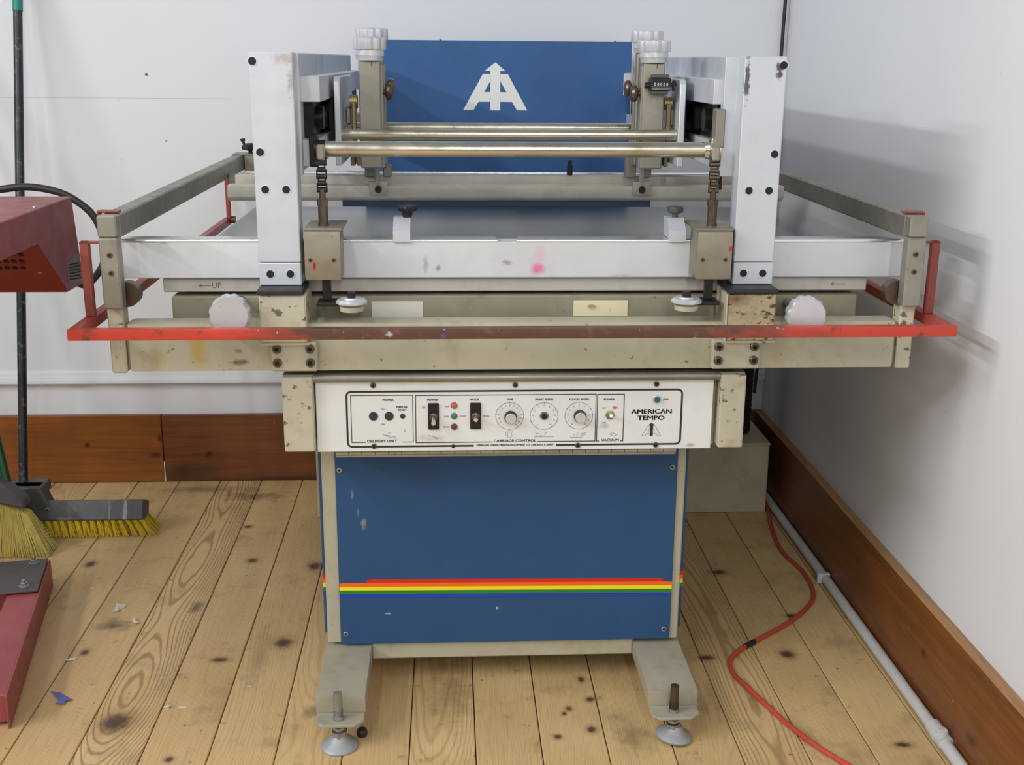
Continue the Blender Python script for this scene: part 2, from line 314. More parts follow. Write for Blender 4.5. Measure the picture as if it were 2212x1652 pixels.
# ------------------------------------------------------------------ mesh helpers (all coordinates are metres in the room)
WLOC = {}
class MB:
    def __init__(s): s.bm = bmesh.new()
    def _merge(s, b, mi=0):
        me = bpy.data.meshes.new('tmp'); 
        for f in b.faces: f.material_index = mi
        b.to_mesh(me); b.free(); s.bm.from_mesh(me); bpy.data.meshes.remove(me)
        return s
    def box(s, x0, x1, y0, y1, z0, z1, bev=.0015, seg=1, mi=0, rot=None, about=None):
        b = bmesh.new(); bmesh.ops.create_cube(b, size=1)
        bmesh.ops.scale(b, vec=(x1-x0, y1-y0, z1-z0), verts=b.verts)
        bmesh.ops.translate(b, vec=((x0+x1)/2, (y0+y1)/2, (z0+z1)/2), verts=b.verts)
        if bev: bmesh.ops.bevel(b, geom=b.edges[:], offset=bev, segments=seg, affect='EDGES', profile=.7)
        if rot is not None:
            bmesh.ops.rotate(b, cent=about or ((x0+x1)/2, (y0+y1)/2, (z0+z1)/2), matrix=rot, verts=b.verts)
        return s._merge(b, mi)
    def cyl(s, p0, p1, r, r1=None, seg=20, mi=0, caps=True):
        p0, p1 = Vector(p0), Vector(p1); d = p1-p0
        b = bmesh.new()
        bmesh.ops.create_cone(b, cap_ends=caps, segments=seg, radius1=r, radius2=r if r1 is None else r1, depth=d.length)
        q = Vector((0, 0, 1)).rotation_difference(d.normalized()).to_matrix().to_4x4()
        q.translation = (p0+p1)/2
        bmesh.ops.transform(b, matrix=q, verts=b.verts)
        return s._merge(b, mi)
    def lathe(s, prof, org, axis=(0, 0, 1), seg=28, mi=0, flute=None):
        """prof: list of (radius, height); flute=(count, depth) scallops the radii above 60 % of the largest"""
        b = bmesh.new(); rings = []
        q = Vector((0, 0, 1)).rotation_difference(Vector(axis).normalized()).to_matrix()
        rm = max(p[0] for p in prof)
        for r, h in prof:
            ring = []
            for i in range(seg):
                a = 2*math.pi*i/seg; rr = r
                if flute and r > .93*rm: rr = r*(1-flute[1]*(.5+.5*math.cos(a*flute[0]))**2)
                ring.append(b.verts.new(q @ Vector((rr*math.cos(a), rr*math.sin(a), h)) + Vector(org)))
            rings.append(ring)
        for k in range(len(rings)-1):
            for i in range(seg):
                j = (i+1) % seg; b.faces.new((rings[k][i], rings[k][j], rings[k+1][j], rings[k+1][i]))
        b.faces.new(rings[0][::-1]); b.faces.new(rings[-1])
        return s._merge(b, mi)
    def tube(s, pts, r, seg=10, mi=0, smooth=6, square=False):
        P = [Vector(p) for p in pts]
        if smooth > 1:
            Q = []
            for i in range(len(P)-1):
                a, b_, c, d = P[max(i-1, 0)], P[i], P[i+1], P[min(i+2, len(P)-1)]
                for k in range(smooth):
                    t = k/smooth
                    Q.append(.5*((2*b_)+(c-a)*t+(2*a-5*b_+4*c-d)*t*t+(3*b_-a-3*c+d)*t**3))
            P = Q+[P[-1]]
        b = bmesh.new(); rings = []; ref = None
        for i, p in enumerate(P):
            t = (P[min(i+1, len(P)-1)]-P[max(i-1, 0)]).normalized()
            if ref is None:
                ref = t.cross(Vector((0, 0, 1)));
                if ref.length < .01: ref = t.cross(Vector((1, 0, 0)))
            ref = (ref - t*ref.dot(t)).normalized(); bi = t.cross(ref)
            rings.append([b.verts.new(p + (ref*math.cos(2*math.pi*k/seg)+bi*math.sin(2*math.pi*k/seg))*r) for k in range(seg)])
        for k in range(len(rings)-1):
            for i in range(seg):
                j = (i+1) % seg; b.faces.new((rings[k][i], rings[k][j], rings[k+1][j], rings[k+1][i]))
        b.faces.new(rings[0][::-1]); b.faces.new(rings[-1])
        bmesh.ops.recalc_face_normals(b, faces=b.faces)
        return s._merge(b, mi)
    def prism(s, pts, a0, a1, axis='y', mi=0, bev=0):
        """polygon given in the two other axes, extruded along axis"""
        def mk(p, a):
            return {'y': (p[0], a, p[1]), 'x': (a, p[0], p[1]), 'z': (p[0], p[1], a)}[axis]
        b = bmesh.new()
        A = [b.verts.new(mk(p, a0)) for p in pts]; B = [b.verts.new(mk(p, a1)) for p in pts]
        b.faces.new(A); b.faces.new(B[::-1])
        k = len(pts)
        for i in range(k): b.faces.new((A[i], B[i], B[(i+1) % k], A[(i+1) % k]))
        bmesh.ops.recalc_face_normals(b, faces=b.faces)
        if bev: bmesh.ops.bevel(b, geom=b.edges[:], offset=bev, segments=1, affect='EDGES')
        return s._merge(b, mi)
    def ring(s, c, r0, r1, y0, y1, seg=48):
        """flat ring facing the viewer side (-y)"""
        b = bmesh.new()
        V = [[b.verts.new((c[0]+r*math.cos(2*math.pi*i/seg), y, c[1]+r*math.sin(2*math.pi*i/seg))) for i in range(seg)] for r, y in ((r0, y1), (r0, y0), (r1, y0), (r1, y1))]
        for k in range(3):
            for i in range(seg):
                j = (i+1) % seg; b.faces.new((V[k][i], V[k][j], V[k+1][j], V[k+1][i]))
        bmesh.ops.recalc_face_normals(b, faces=b.faces)
        return s._merge(b)
    def text(s, txt, x, z, y, size, sx=1.0, bold=0.0, align='CENTER', rot=0.0, th=.0004, space=1.0):
        cu = bpy.data.curves.new('t', 'FONT'); cu.body = txt; cu.size = size
        cu.align_x = align; cu.align_y = 'CENTER'; cu.resolution_u = 2; cu.space_character = space
        o = bpy.data.objects.new('t', cu); COL.objects.link(o)
        me = bpy.data.meshes.new_from_object(o.evaluated_get(bpy.context.evaluated_depsgraph_get()))
        b = bmesh.new(); b.from_mesh(me)
        bpy.data.objects.remove(o); bpy.data.curves.remove(cu); bpy.data.meshes.remove(me)
        g = bmesh.ops.extrude_face_region(b, geom=b.faces[:])
        bmesh.ops.translate(b, vec=(0, 0, th), verts=[v for v in g['geom'] if isinstance(v, bmesh.types.BMVert)])
        ca, sa = math.cos(rot), math.sin(rot)
        for v in b.verts:
            a, c, h = v.co.x*sx, v.co.y, v.co.z
            v.co = Vector((x+a*ca-c*sa, y-h, z+a*sa+c*ca))
        bmesh.ops.recalc_face_normals(b, faces=b.faces)
        if bold:                                     # heavier strokes: the same letters once more, a hair to each side
            for k in (-1, 1):
                c2 = b.copy(); bmesh.ops.translate(c2, vec=(k*bold*size, 0, 0), verts=c2.verts); s._merge(c2)
        return s._merge(b)
    def build(s, name, mat, parent=None, label=None, sharp=32, flat=False):
        me = bpy.data.meshes.new(name)
        s.bm.verts.ensure_lookup_table()
        lo = Vector([min(v.co[i] for v in s.bm.verts) for i in range(3)]); hi = Vector([max(v.co[i] for v in s.bm.verts) for i in range(3)])
        c = Vector(((lo.x+hi.x)/2, (lo.y+hi.y)/2, lo.z))
        bmesh.ops.translate(s.bm, vec=-c, verts=s.bm.verts)
        s.bm.to_mesh(me); s.bm.free()
        for m in (mat if isinstance(mat, (list, tuple)) else [mat]): me.materials.append(M[m] if isinstance(m, str) else m)
        if not flat:
            me.polygons.foreach_set('use_smooth', [True]*len(me.polygons))
            me.set_sharp_from_angle(angle=R(sharp))
        o = bpy.data.objects.new(name, me); COL.objects.link(o)
        place(o, c, parent)
        if label: o['label'] = label
        return o

def place(o, c, parent=None):
    o.location = c; WLOC[o.name] = Vector(c)
    if parent is not None:
        o.parent = parent; o.matrix_parent_inverse = Matrix.Translation(-WLOC[parent.name])
def thing(name, label, cat, loc, group=None):
    o = bpy.data.objects.new(name, None); COL.objects.link(o); o.empty_display_size = .1
    place(o, Vector(loc)); o['label'] = label; o['category'] = cat
    if group: o['group'] = group
    return o
def tag(o, label, cat, group=None):
    o['label'] = label; o['category'] = cat
    if group: o['group'] = group
    return o
def again(src, c, parent, name=None):
    o = src.copy(); COL.objects.link(o)
    for k in list(o.keys()):
        if k == 'label': del o[k]
    place(o, Vector(c), parent); return o
def struct(o): o['kind'] = 'structure'; return o

# ------------------------------------------------------------------ room
XW, YW = 1.0426, 3.667
floor = struct(MB().box(-2.6, XW+.02, -1.6, YW+.02, -.06, -.021, 0).build('floor', 'board_top'))
pw = .1342
k0 = -15
protos = {}
figured = {-2: .62, 1: .2, 8: .5, 3: .3, -6: .3}
for k in range(k0, 13):
    x0 = -.489 + pw*k; x1 = min(x0+pw, XW)
    if x1-x0 < .01: continue
    w = x1-x0
    m = MB().box(x0+.0011, x1-.0011, -1.55, YW, -.021, random.uniform(-.0006, 0.0), .0016)
    p = m.build('plank', 'plank', floor)
    p['seed'] = random.random(); p['figure'] = figured.get(k, random.choice([.06, .12, .18, .1])); p['heart'] = .02 if k in figured else random.choice([-1, 1])*random.uniform(.05, .22)

wb_ = struct(MB().box(-2.6, XW+.1, YW, YW+.1, -.05, 2.9, 0).build('wall_back', 'wall'))
MB().box(-2.6, XW, YW-.008, YW, .346, 1.2270, .0006).build('wall_panel', 'wall', wb_)
MB().box(-2.6, XW, YW-.008, YW, 1.2273, 2.9, .0006).build('wall_panel', 'wall', wb_)
struct(MB().box(XW, XW+.1, -1.6, YW+.1, -.05, 2.9, 0).build('wall_right', 'wall_right'))
t = MB(); t.box(-2.6, XW, YW-.026, YW, .336, .352, .004, 2); t.box(-2.6, XW, YW-.016, YW, .352, .372, .003, 2)
struct(t.build('trim_1', 'trim'))
bb = struct(MB().box(-2.6, XW, YW-.003, YW+.0, 0, .226, 0).build('baseboard_back', 'board_b'))
MB().box(-1.0, -.9365, YW-.026, YW-.003, .001, .2285, .002).bm.free()
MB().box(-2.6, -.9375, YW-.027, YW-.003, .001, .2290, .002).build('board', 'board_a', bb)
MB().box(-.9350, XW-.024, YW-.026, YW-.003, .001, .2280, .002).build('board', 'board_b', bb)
MB().box(-.9375, -.9345, YW-.0265, YW-.012, .001, .07, .0008).build('paint_sliver', 'trim', bb)
br = struct(MB().box(XW-.003, XW, -1.5, YW-.027, 0, .226, 0).build('baseboard_right', 'board_r'))
MB().box(XW-.024, XW-.003, -1.5, YW-.028, .001, .2265, .002).build('board', 'board_r', br)
MB().box(XW-.026, XW-.0, -1.5, YW-.028, .2267, .2290, .0008).build('board_edge', 'board_top', br)

# ------------------------------------------------------------------ the press
press = thing('screen_printing_press', 'large cream, silver and blue flatbed screen printing press standing in the corner', 'printing press', (.12, 2.7, 0))

def bolt_mesh(parent, c, r=.008, axis=(0, -1, 0), mat=('black', 'hole'), depth=.004, name='bolt'):
    m = MB(); a = Vector(axis); c = Vector(c)
    m.lathe([(r, 0), (r, depth*.8), (r*.88, depth), (r*.5, depth), (r*.45, depth*.35)], c, axis, 16, 0)
    m.lathe([(r*.46, depth*.3), (r*.46, depth*.42)] if mat[0] != 'post' else [(r*.78, depth), (r*.78, depth*1.3)], c, axis, 6 if mat[0] != 'post' else 20, 1)
    return m.build(name, mat, parent)
BOLT = {}
def bolts(parent, pts, r=.008, key='black', name='bolt', depth=.004):
    for c in pts:
        kk = (r, key, name)
        if kk not in BOLT: BOLT[kk] = (bolt_mesh(parent, c, r, mat={'black': ('black', 'hole'), 'zinc': ('zinc', 'hole'), 'bore': ('post', 'hole'), 'brown': ('brown_steel', 'hole')}[key], depth=depth, name=name), Vector(c))
        else:
            src, c0 = BOLT[kk]
            again(src, WLOC[src.name] + Vector(c)-c0, parent)

# --- feet
for sx, (x0, x1, xs, zt) in enumerate(((-.277, -.176, -.229, .100), (.406, .509, .455, .096))):
    f = MB(); f.box(x0, x1, 2.112, 3.25, .060, zt, .004, 2)
    foot = f.build('foot', 'foot', press)
    p = MB(); cx = [(x0+.002, 2.112), (x0+.002, 2.078), (x0+.016, 2.064), (x1-.020, 2.064), (x1-.002, 2.080), (x1-.002, 2.112)]
    p.prism(cx, .056, .062, 'z', bev=.0012); p.build('foot_tab', 'foot', foot)
    st = MB(); st.cyl((xs, 2.088, .012), (xs, 2.088, .122), .0088, seg=18)
    for i in range(22):
        z = .068+i*.0017 if i < 11 else .03+(i-11)*.0017
        st.cyl((xs, 2.088, z), (xs, 2.088, z+.0009), .0096, seg=16)
    st.build('levelling_stud', 'zinc' if sx == 0 else 'brown_steel', foot)
    nn = MB(); nn.cyl((xs, 2.088, .024), (xs, 2.088, .036), .0155, seg=6); nn.cyl((xs, 2.088, .040), (xs, 2.088, .046), .013, seg=6)
    nn.cyl((xs, 2.088, .062), (xs, 2.088, .070), .0115, .010, seg=12)
    nn.build('nut', 'zinc', foot)
    d = MB(); tilt = (0, 0, 1) if sx == 0 else (.16, .03, 1)
    d.lathe([(.038, 0), (.0385, .003), (.034, .008), (.022, .014), (.016, .022), (.0135, .026)], (xs+(.002 if sx else 0), 2.088, .0006+(.005 if sx else 0)), tilt, 32)
    d.build('foot_disc', 'disc', foot)
    MB().box(x0+.002, x1-.002, 3.22, 3.25, 0, .062, .003).build('rear_pad', 'foot', foot)
# --- base rail and cabinet
b = MB(); b.box(-.176, .406, 2.325, 2.36, .064, .106, .003); b.build('base_rail', 'beige', press)
cab = MB(); cab.box(-.262, .498, 2.34, 3.2, .100, .612, .002)
cab = cab.build('cabinet', 'beige', press)
MB().box(-.272, -.240, 2.320, 2.352, .108, .612, .003).build('stile', 'beige', cab)
MB().box(.482, .505, 2.320, 2.352, .104, .612, .003).build('stile', 'beige', cab)
MB().box(-.279, -.2725, 2.334, 3.2, .126, .60, .001).build('side_panel', 'blue', cab)
MB().box(.5055, .513, 2.334, 3.2, .126, .60, .001).build('side_panel', 'blue', cab)
door = MB().box(-.242, .486, 2.314, 2.320, .107, .600, .0012).build('front_panel', 'blue', press, 'blue sheet panel with a rainbow stripe across it')
def stripe(key, top_l, top_r, xl, xr, y=2.3133, taper=0.0, h=.0087):
    MB().prism([(xl, top_l-h), (xr, top_r-h), (xr, top_r-taper*.3), (xr-taper*2.2, top_r), (xl+taper*2.5, top_l), (xl, top_l-taper*.5)], y, 2.3145, 'y').build('stripe', 'stripe_'+key, door)
zl, zr = .2530, .2445
sl = lambda x: zl+(zr-zl)*(x+.242)/.728
for i, (kname, xl, xr, tp) in enumerate((('red', -.183, .466, .006), ('orange', -.2415, .486, .004), ('yellow', -.2415, .4855, 0), ('green', -.2415, .4855, 0), ('deep', -.2415, .4855, 0))):
    zc = lambda x: sl(x)+.0105-.0088*i
    stripe(kname, zc(xl), zc(xr), xl, xr, taper=tp)
for xs0, xs1, zt0 in ((-.2795, -.2724, .266), (.5056, .5136, .262)):
    for i, kname in enumerate(('red', 'orange', 'yellow', 'green', 'deep')):
        MB().box(xs0, xs1, 2.3332, 2.60, zt0-.0095*(i+1), zt0-.0095*i, 0).build('stripe', 'stripe_'+kname, cab)
bolts(door, [(-.233, 2.314, .514), (.474, 2.314, .513), (-.231, 2.314, .133), (.472, 2.314, .131)], .0058, 'zinc', 'screw', .003)

# --- control housing
hs = MB()
hs.box(-.262, .530, 2.19, 3.1, .606, .757, .002)
hs = hs.build('control_housing', 'beige', press, 'cream housing behind the control plate, chipped at its corners')
for (x0, x1) in ((-.321, -.262), (.529, .579)):
    MB().box(x0, x1, 2.150, 3.1, .611, .7615, .006, 3).build('end_cap', 'beige_worn', hs)
l = MB(); l.box(-.3205, .5785, 2.162, 3.1, .7560, .7640, .003, 2); l.cyl((-.262, 2.162, .756), (.529, 2.162, .756), .008, seg=16)
l.build('housing_lid', 'nickel_arm', hs, 'scuffed lid with a bare metal front lip')
hg = MB()
for i in range(26):
    xa = -.226+.678*i/26; hg.cyl((xa+.0006, 2.178, .5985), (xa+.678/26-.0006, 2.178, .5985), .0045, seg=10)
hg.box(-.226, .452, 2.178, 2.183, .5895, .6055, .0006); hg.build('piano_hinge', 'beige_dark', hs)  # darker cream stands in for the shade below the control plate
pan = MB().box(-.2595, .5190, 2.168, 2.1715, .6045, .7475, .001).build('control_panel', 'panel', press, 'white control plate with knobs, switches and printed lettering')
bolts(pan, [(-.148, 2.168, .7401), (.1275, 2.168, .7391), (.405, 2.168, .7390), (-.1492, 2.168, .6163), (.2528, 2.168, .6141), (.4084, 2.168, .6135)], .0054, 'brown', 'screw', .003)
bolts(pan, [(.0061, 2.168, .6147)], .0035, 'black', 'screw', .002)
YP = 2.1678
def frame(m, x0, x1, z0, z1, w, gaps=(), rad=0):
    t0, t1 = YP-.0003, YP+.0004
    def hor(xa, xb, z):
        cur = xa
        for g0, g1 in sorted(gaps):
            if z < (z0+z1)/2 and g0 < xb: m.box(cur, g0, t0, t1, z-w/2, z+w/2, 0); cur = g1
        m.box(cur, xb, t0, t1, z-w/2, z+w/2, 0)
    hor(x0+rad, x1-rad, z0)
    g = gaps; gaps = (); hor(x0+rad, x1-rad, z1)
    m.box(x0-w/2, x0+w/2, t0, t1, z0+rad-(w/2 if not rad else 0), z1-rad+(w/2 if not rad else 0), 0)
    m.box(x1-w/2, x1+w/2, t0, t1, z0+rad-(w/2 if not rad else 0), z1-rad+(w/2 if not rad else 0), 0)
    if rad:
        for cx_, cz_, a0 in ((x0+rad, z0+rad, 180), (x1-rad, z0+rad, 270), (x1-rad, z1-rad, 0), (x0+rad, z1-rad, 90)):
            for i in range(6):
                a, b2 = R(a0+15*i), R(a0+15*(i+1))
                m.prism([(cx_+(rad+q)*math.cos(w_), cz_+(rad+q)*math.sin(w_)) for q, w_ in ((-w/2, a), (w/2, a), (w/2, b2), (-w/2, b2))], t0, t1, 'y')
m = MB(); frame(m, -.2002, .4570, .6150, .7272, .0036, [(.0465, .2095)], rad=.009)
m.build('border_line', 'print', pan)
m = MB(); frame(m, -.1922, -.0722, .6240, .7196, .0013, [(-.1655, -.0935)]); frame(m, -.0668, .2868, .6224, .7190, .0015, [(.0838, .1715)]); frame(m, .2898, .3424, .6222, .7185, .0015, [(.2950, .3370)])
m.build('border_line', 'print', pan)
def word(mat, *a, **k):
    q = MB(); q.text(*a, **k); return q.build('lettering', mat, pan)
word('print', 'AMERICAN', .3980, .6823, YP, .0132, 1.24, .03); word('print', 'TEMPO', .3972, .6688, YP, .0132, 1.28, .03)
for tx, xx, zz in (('DELIVERY UNIT', -.1332, .6260), ('CARRIAGE CONTROL', .1276, .6244), ('VACUUM', .3168, .6240)):
    word('print', tx, xx, zz, YP, .0076, 1.12, .02)
word('print', 'AMERICAN SCREEN PRINTING EQUIPMENT CO. CHICAGO, IL. 60607', .128, .6158, YP, .0050, 1.0, .02)
for tx, xx, zz, sz in (('POWER', -.1200, .7099, .0062), ('POWER', -.0334, .7095, .0062), ('MODE', .0479, .7097, .0062), ('TIME', .1170, .7094, .0062), ('PRINT SPEED', .1848, .7089, .0062),
                       ('FLOOD SPEED', .2532, .7086, .0062), ('POWER', .3126, .7081, .0062), ('MANUAL', -.0933, .6957, .0055), ('START', -.0924, .6898, .0055), ('JOG', .4247, .7075, .0055)):
    word('print', tx, xx, zz, YP, sz, 1.0, .025)
for tx, xx, zz in (('ON', -.1298, .6915), ('OFF', -.1310, .6606), ('ON', -.0057, .6960), ('RUN', -.0067, .6757), ('STOP', -.0079, .6541), ('FOOT', .0260, .6759), ('PEDAL', .0712, .6756), ('ON', .3029, .6903), ('OFF', .3038, .6600)):
    word('print_soft', tx, xx, zz, YP, .0044)
# printed emblem (outlined A with a solid arrow)
def emblem_arrow(cx, z0, sc):
    q = lambda x, z: (cx+(x-.1092)*sc, z0+(z-1.236)*sc)
    return [q(*p) for p in ((.1092, 1.3428), (.0851, 1.3242), (.0979, 1.3238), (.0979, 1.2360), (.1206, 1.2360), (.1206, 1.3236), (.1325, 1.3236))]
def emblem_side(cx, z0, sc, sgn):
    q = lambda x, z: (cx+sgn*(x-.1092)*sc, z0+(z-1.236)*sc)
    return [q(*p) for p in ((.0981, 1.3171), (.0805, 1.3170), (.0353, 1.2362), (.0588, 1.2362), (.0709, 1.2551), (.0981, 1.2552), (.0981, 1.2768), (.0835, 1.2766), (.0981, 1.3022))]
m = MB(); m.prism(emblem_arrow(.3988, .6320, .255), YP-.0003, YP+.0005, 'y')
m.build('emblem', 'print', pan)
m = MB()
for sg in (1, -1):
    P_ = emblem_side(.3988, .6320, .255, sg)
    for a, b2 in zip(P_, P_[1:]+P_[:1]):
        d = Vector((b2[0]-a[0], b2[1]-a[1])); nn_ = Vector((-d.y, d.x)).normalized()*.0003
        m.prism([(a[0]+nn_.x, a[1]+nn_.y), (b2[0]+nn_.x, b2[1]+nn_.y), (b2[0]-nn_.x, b2[1]-nn_.y), (a[0]-nn_.x, a[1]-nn_.y)], YP-.0002, YP+.0005, 'y')
m.build('emblem', 'print_soft', pan)
# worn pictograms below the dials
def strokes(m, segs, w=.0006):
    for (xa, za, xb, zb) in segs:
        d = Vector((xb-xa, zb-za)); q = Vector((-d.y, d.x)).normalized()*w/2
        m.prism([(xa+q.x, za+q.y), (xb+q.x, zb+q.y), (xb-q.x, zb-q.y), (xa-q.x, za-q.y)], YP-.0002, YP+.0005, 'y')
for segs in ([(-.131, .640, -.118, .634), (-.118, .634, -.106, .632), (-.128, .6385, -.119, .6375), (-.119, .6375, -.106, .634), (-.122, .6442, -.117, .6430)],
             [(-.043, .6375, -.034, .6345), (-.034, .6345, -.019, .6305), (-.034, .632, -.024, .629)], [(-.090, .652, -.087, .645), (-.090, .645, -.086, .6445)],
             [(.168, .6395, .176, .6385), (.168, .6345, .174, .634), (.176, .633, .180, .636), (.186, .6360, .190, .6420), (.166, .632, .205, .632)],
             [(.243, .637, .247, .6335), (.250, .6335, .253, .639), (.256, .637, .270, .640), (.258, .634, .268, .636), (.237, .6305, .262, .6305)],
             [(.315, .636, .322, .639), (.322, .639, .331, .6355), (.331, .6355, .324, .632), (.324, .632, .315, .636)]):
    m = MB(); strokes(m, segs); m.build('pictogram', 'print_soft', pan)
m = MB(); m.ring((.117, .6385), .0072, .0076, YP-.0002, YP+.0004, 28); m.ring((.117, .6385), .0042, .0046, YP-.0002, YP+.0004, 24)
m.build('pictogram', 'print_soft', pan)
# dials
def dial(cx, cz, r, labels, a0=234, a1=-54):
    m = MB(); m.ring((cx, cz), r-.0003, r+.0003, YP-.0002, YP+.0004)
    for i, s_ in enumerate(labels):
        a = R(a0+(a1-a0)*i/(len(labels)-1))
        ca, sa = math.cos(a), math.sin(a); w = .00035
        m.prism([(cx+ca*q-sa*e, cz+sa*q+ca*e) for q, e in ((r*.93, w), (r*1.05, w), (r*1.05, -w), (r*.93, -w))], YP-.0002, YP+.0004, 'y')
        m.text(s_, cx+ca*r*.79, cz+sa*r*.79, YP, .0042)
    m.build('dial_scale', 'print_soft', pan)
dial(.1172, .6755, .0275, [str(i) for i in range(1, 16)])
dial(.1847, .6749, .0275, [str(i) for i in range(0, 11)])
dial(.2535, .6751, .0275, [str(i) for i in range(0, 11)])
for (cx, cz) in ((.1190, .6742), (.2555, .6748)):
    kb = MB(); kb.lathe([(.0125, 0), (.0125, .010), (.0118, .012)], (cx, YP, cz), (0, -1, 0), 36, 0, (18, .04))
    kb = kb.build('dial_knob', 'black', pan)
    cp = MB(); cp.lathe([(.0106, .010), (.0106, .0150), (.0098, .016)], (cx, YP, cz), (0, -1, 0), 28); cp.box(cx-.0006, cx+.0006, YP-.0164, YP-.0155, cz+.003, cz+.008, 0)
    cp.build('knob_cap', 'knob', kb)
m = MB(); m.lathe([(.0085, 0), (.0085, .0012)], (.1850, YP, .6755), (0, -1, 0), 24); m.build('bush', 'silver_tag', pan, 'bare bush where the middle knob is missing')
MB().lathe([(.0048, 0), (.0048, .006)], (.1850, YP, .6755), (0, -1, 0), 16).build('bare_shaft', 'black', pan)
for (cx, cz, r) in ((-.1489, .6775, .0088), (-.1185, .6775, .0088), (-.0921, .6773, .0050)):
    MB().lathe([(r, 0), (r, .0012), (r*.9, .0014)], (cx, YP, cz), (0, -1, 0), 28).build('blanking_plug', 'hole_blue', pan)
for cx, up_ in ((-.0320, -.005), (.0502, -.001)):
    sw = MB(); sw.box(cx-.0106, cx+.0106, YP-.004, YP, .6500, .7036, .0012); sw = sw.build('switch_plate', 'black', pan)
    q = MB(); q.lathe([(.0085, 0), (.0085, .003), (.006, .0045)], (cx, YP-.004, .6762), (0, -1, 0), 20); q.build('collar', 'brown_steel', sw)
    q = MB(); q.cyl((cx, YP-.006, .6762), (cx, YP-.022, .6762+up_*1.6), .0026, .0042, 14); q.lathe([(.0042, 0), (.003, .003)], (cx, YP-.022, .6762+up_*1.6), (0, -1, up_*40), 14)
    q.build('lever', 'chrome', sw)
cx = .3150
q = MB(); q.lathe([(.0094, 0), (.0094, .0025), (.006, .004)], (cx, YP, .6762), (0, -1, 0), 6); q = q.build('toggle_switch', 'brass', pan)
z = MB(); z.cyl((cx, YP-.003, .6762), (cx, YP-.018, .6795), .0026, .0044, 14); z.lathe([(.0044, 0), (.003, .003)], (cx, YP-.018, .6795), (0, -1, .3), 14); z.build('lever', 'chrome', q)
for cz, mk in ((.6980, 'lamp_red'), (.6767, 'lamp_green'), (.6549, 'lamp_dark')):
    z = MB(); z.ring((.0083, cz), .0052, .0066, YP-.0015, YP+.0004, 24); z = z.build('lamp_ring', 'silver_tag', pan)
    MB().lathe([(.0054, 0), (.0054, .0015), (.004, .0032), (.0015, .004)], (.0083, YP, cz), (0, -1, 0), 20).build('indicator_lens', mk, z)
z = MB(); z.lathe([(.0088, 0), (.0088, .003), (.0074, .004)], (.4068, YP, .7085), (0, -1, 0), 8); z = z.build('button_ring', 'knob', pan)
MB().lathe([(.0058, 0), (.0058, .0075), (.005, .008)], (.4068, YP, .7085), (0, -1, 0), 20).build('push_button', 'button_green', z)

# --- lower beam, uprights, table
MB().box(-.2, .45, 2.42, 3.2, .764, .851, .002).build('pedestal', 'grease_shade', press)  # support whose dark colour stands in for the shade under the table
lb = MB(); lb.box(-.605, .869, 2.160, 2.215, .7715, .8650, .005, 2)
lb = lb.build('lower_beam', 'beige_beam', press, 'cream lower beam stained yellow at the left')
MB().box(-.20, .45, 2.215, 2.45, .79, .85, .002).build('beam_bracket', 'grease_shade', lb)
for sgn, xo in ((1, -.636), (-1, .901)):
    X = lambda a: xo+sgn*a
    def bx(m, a0, a1, *r, **k): return m.box(min(X(a0), X(a1)), max(X(a0), X(a1)), *r, **k)
    lo = MB(); bx(lo, -.004, .025, 2.160, 2.200, .769, .940, .003); lo = lo.build('lower_upright', 'beige_worn', press)
    fl = MB(); bx(fl, .0240, .0352, 2.168, 2.215, .776, .862, .003); fl.build('weld_flange', 'beige_dark', lo)
    u = MB(); bx(u, 0, .0345, 2.130, 2.160, .899, 1.031, .003); bx(u, 0, .0345, 2.130, 2.160, 1.0318, 1.072, .003)
    u = u.build('upright', 'nickel', press, 'dull nickel plated front upright')
    bolts(u, [(X(.019), 2.130, 1.0), (X(.019), 2.130, .967)], .0052, 'brown', 'screw', .0015)
    MB().cyl((X(.034), 2.165, .920), (X(.034), 2.190, .920), .0235, seg=32).build('rubber_bumper', 'brown_steel', u)
    a = MB(); bx(a, .0005, .0340, 2.160, 3.560, 1.0275, 1.0710, .003)
    a = a.build('side_arm', 'nickel_arm', press, 'grey square side arm running back to the wall')
    e = MB(); bx(e, .0, .085, 3.50, 3.575, 1.071, 1.0745, .001); e.box(min(X(.035), X(.065)), max(X(.035), X(.065)), 3.50, 3.56, 1.02, 1.071, .002)
    e.build('arm_bracket', 'nickel', a)
    k = MB(); k.lathe([(.006, 0), (.006, .008), (.024, .012), (.026, .020), (.020, .027), (.008, .030)], (X(.050), 3.53, 1.0745), (0, 0, 1), 30, 0, (6, .2)); k.cyl((X(.034), 3.53, 1.096), (X(.030), 3.53, 1.112), .004); k.cyl((X(.030), 3.53, 1.110), (X(.029), 3.53, 1.117), .007)
    k.build('star_knob', 'black', a)
fr = MB(); fr.box(-.634, .899, 2.235, 2.275, .9375, 1.0085, .002); fr = fr.build('front_rail', 'rail', press, 'long silver front rail with pink and grey ink smudges')
lip = MB()
for x0, x1 in ((-.634, .094), (.132, .899)):
    lip.cyl((x0, 2.2385, 1.0095), (x1, 2.2385, 1.0095), .0042, seg=14); lip.box(x0, x1, 2.2385, 2.275, 1.0085, 1.0135, .001)
lip.build('rail_lip', 'chrome', fr)
rr = MB(); rr.box(-.575, .842, 3.24, 3.275, .974, 1.043, .002); rr = rr.build('rear_rail', 'bar_nickel', press)
l2 = MB(); l2.cyl((-.555, 3.243, 1.0455), (.822, 3.243, 1.0455), .0042, seg=14); l2.build('rail_lip', 'chrome', rr)
for xa, xb in ((-.602, -.575), (.842, .867)):
    MB().box(xa, xb, 3.24, 3.275, .99, 1.04, .002).build('rail_end', 'nickel', rr)
tb = MB(); tb.box(-.5545, .8370, 2.250, 3.380, .9080, .9350, .002); 
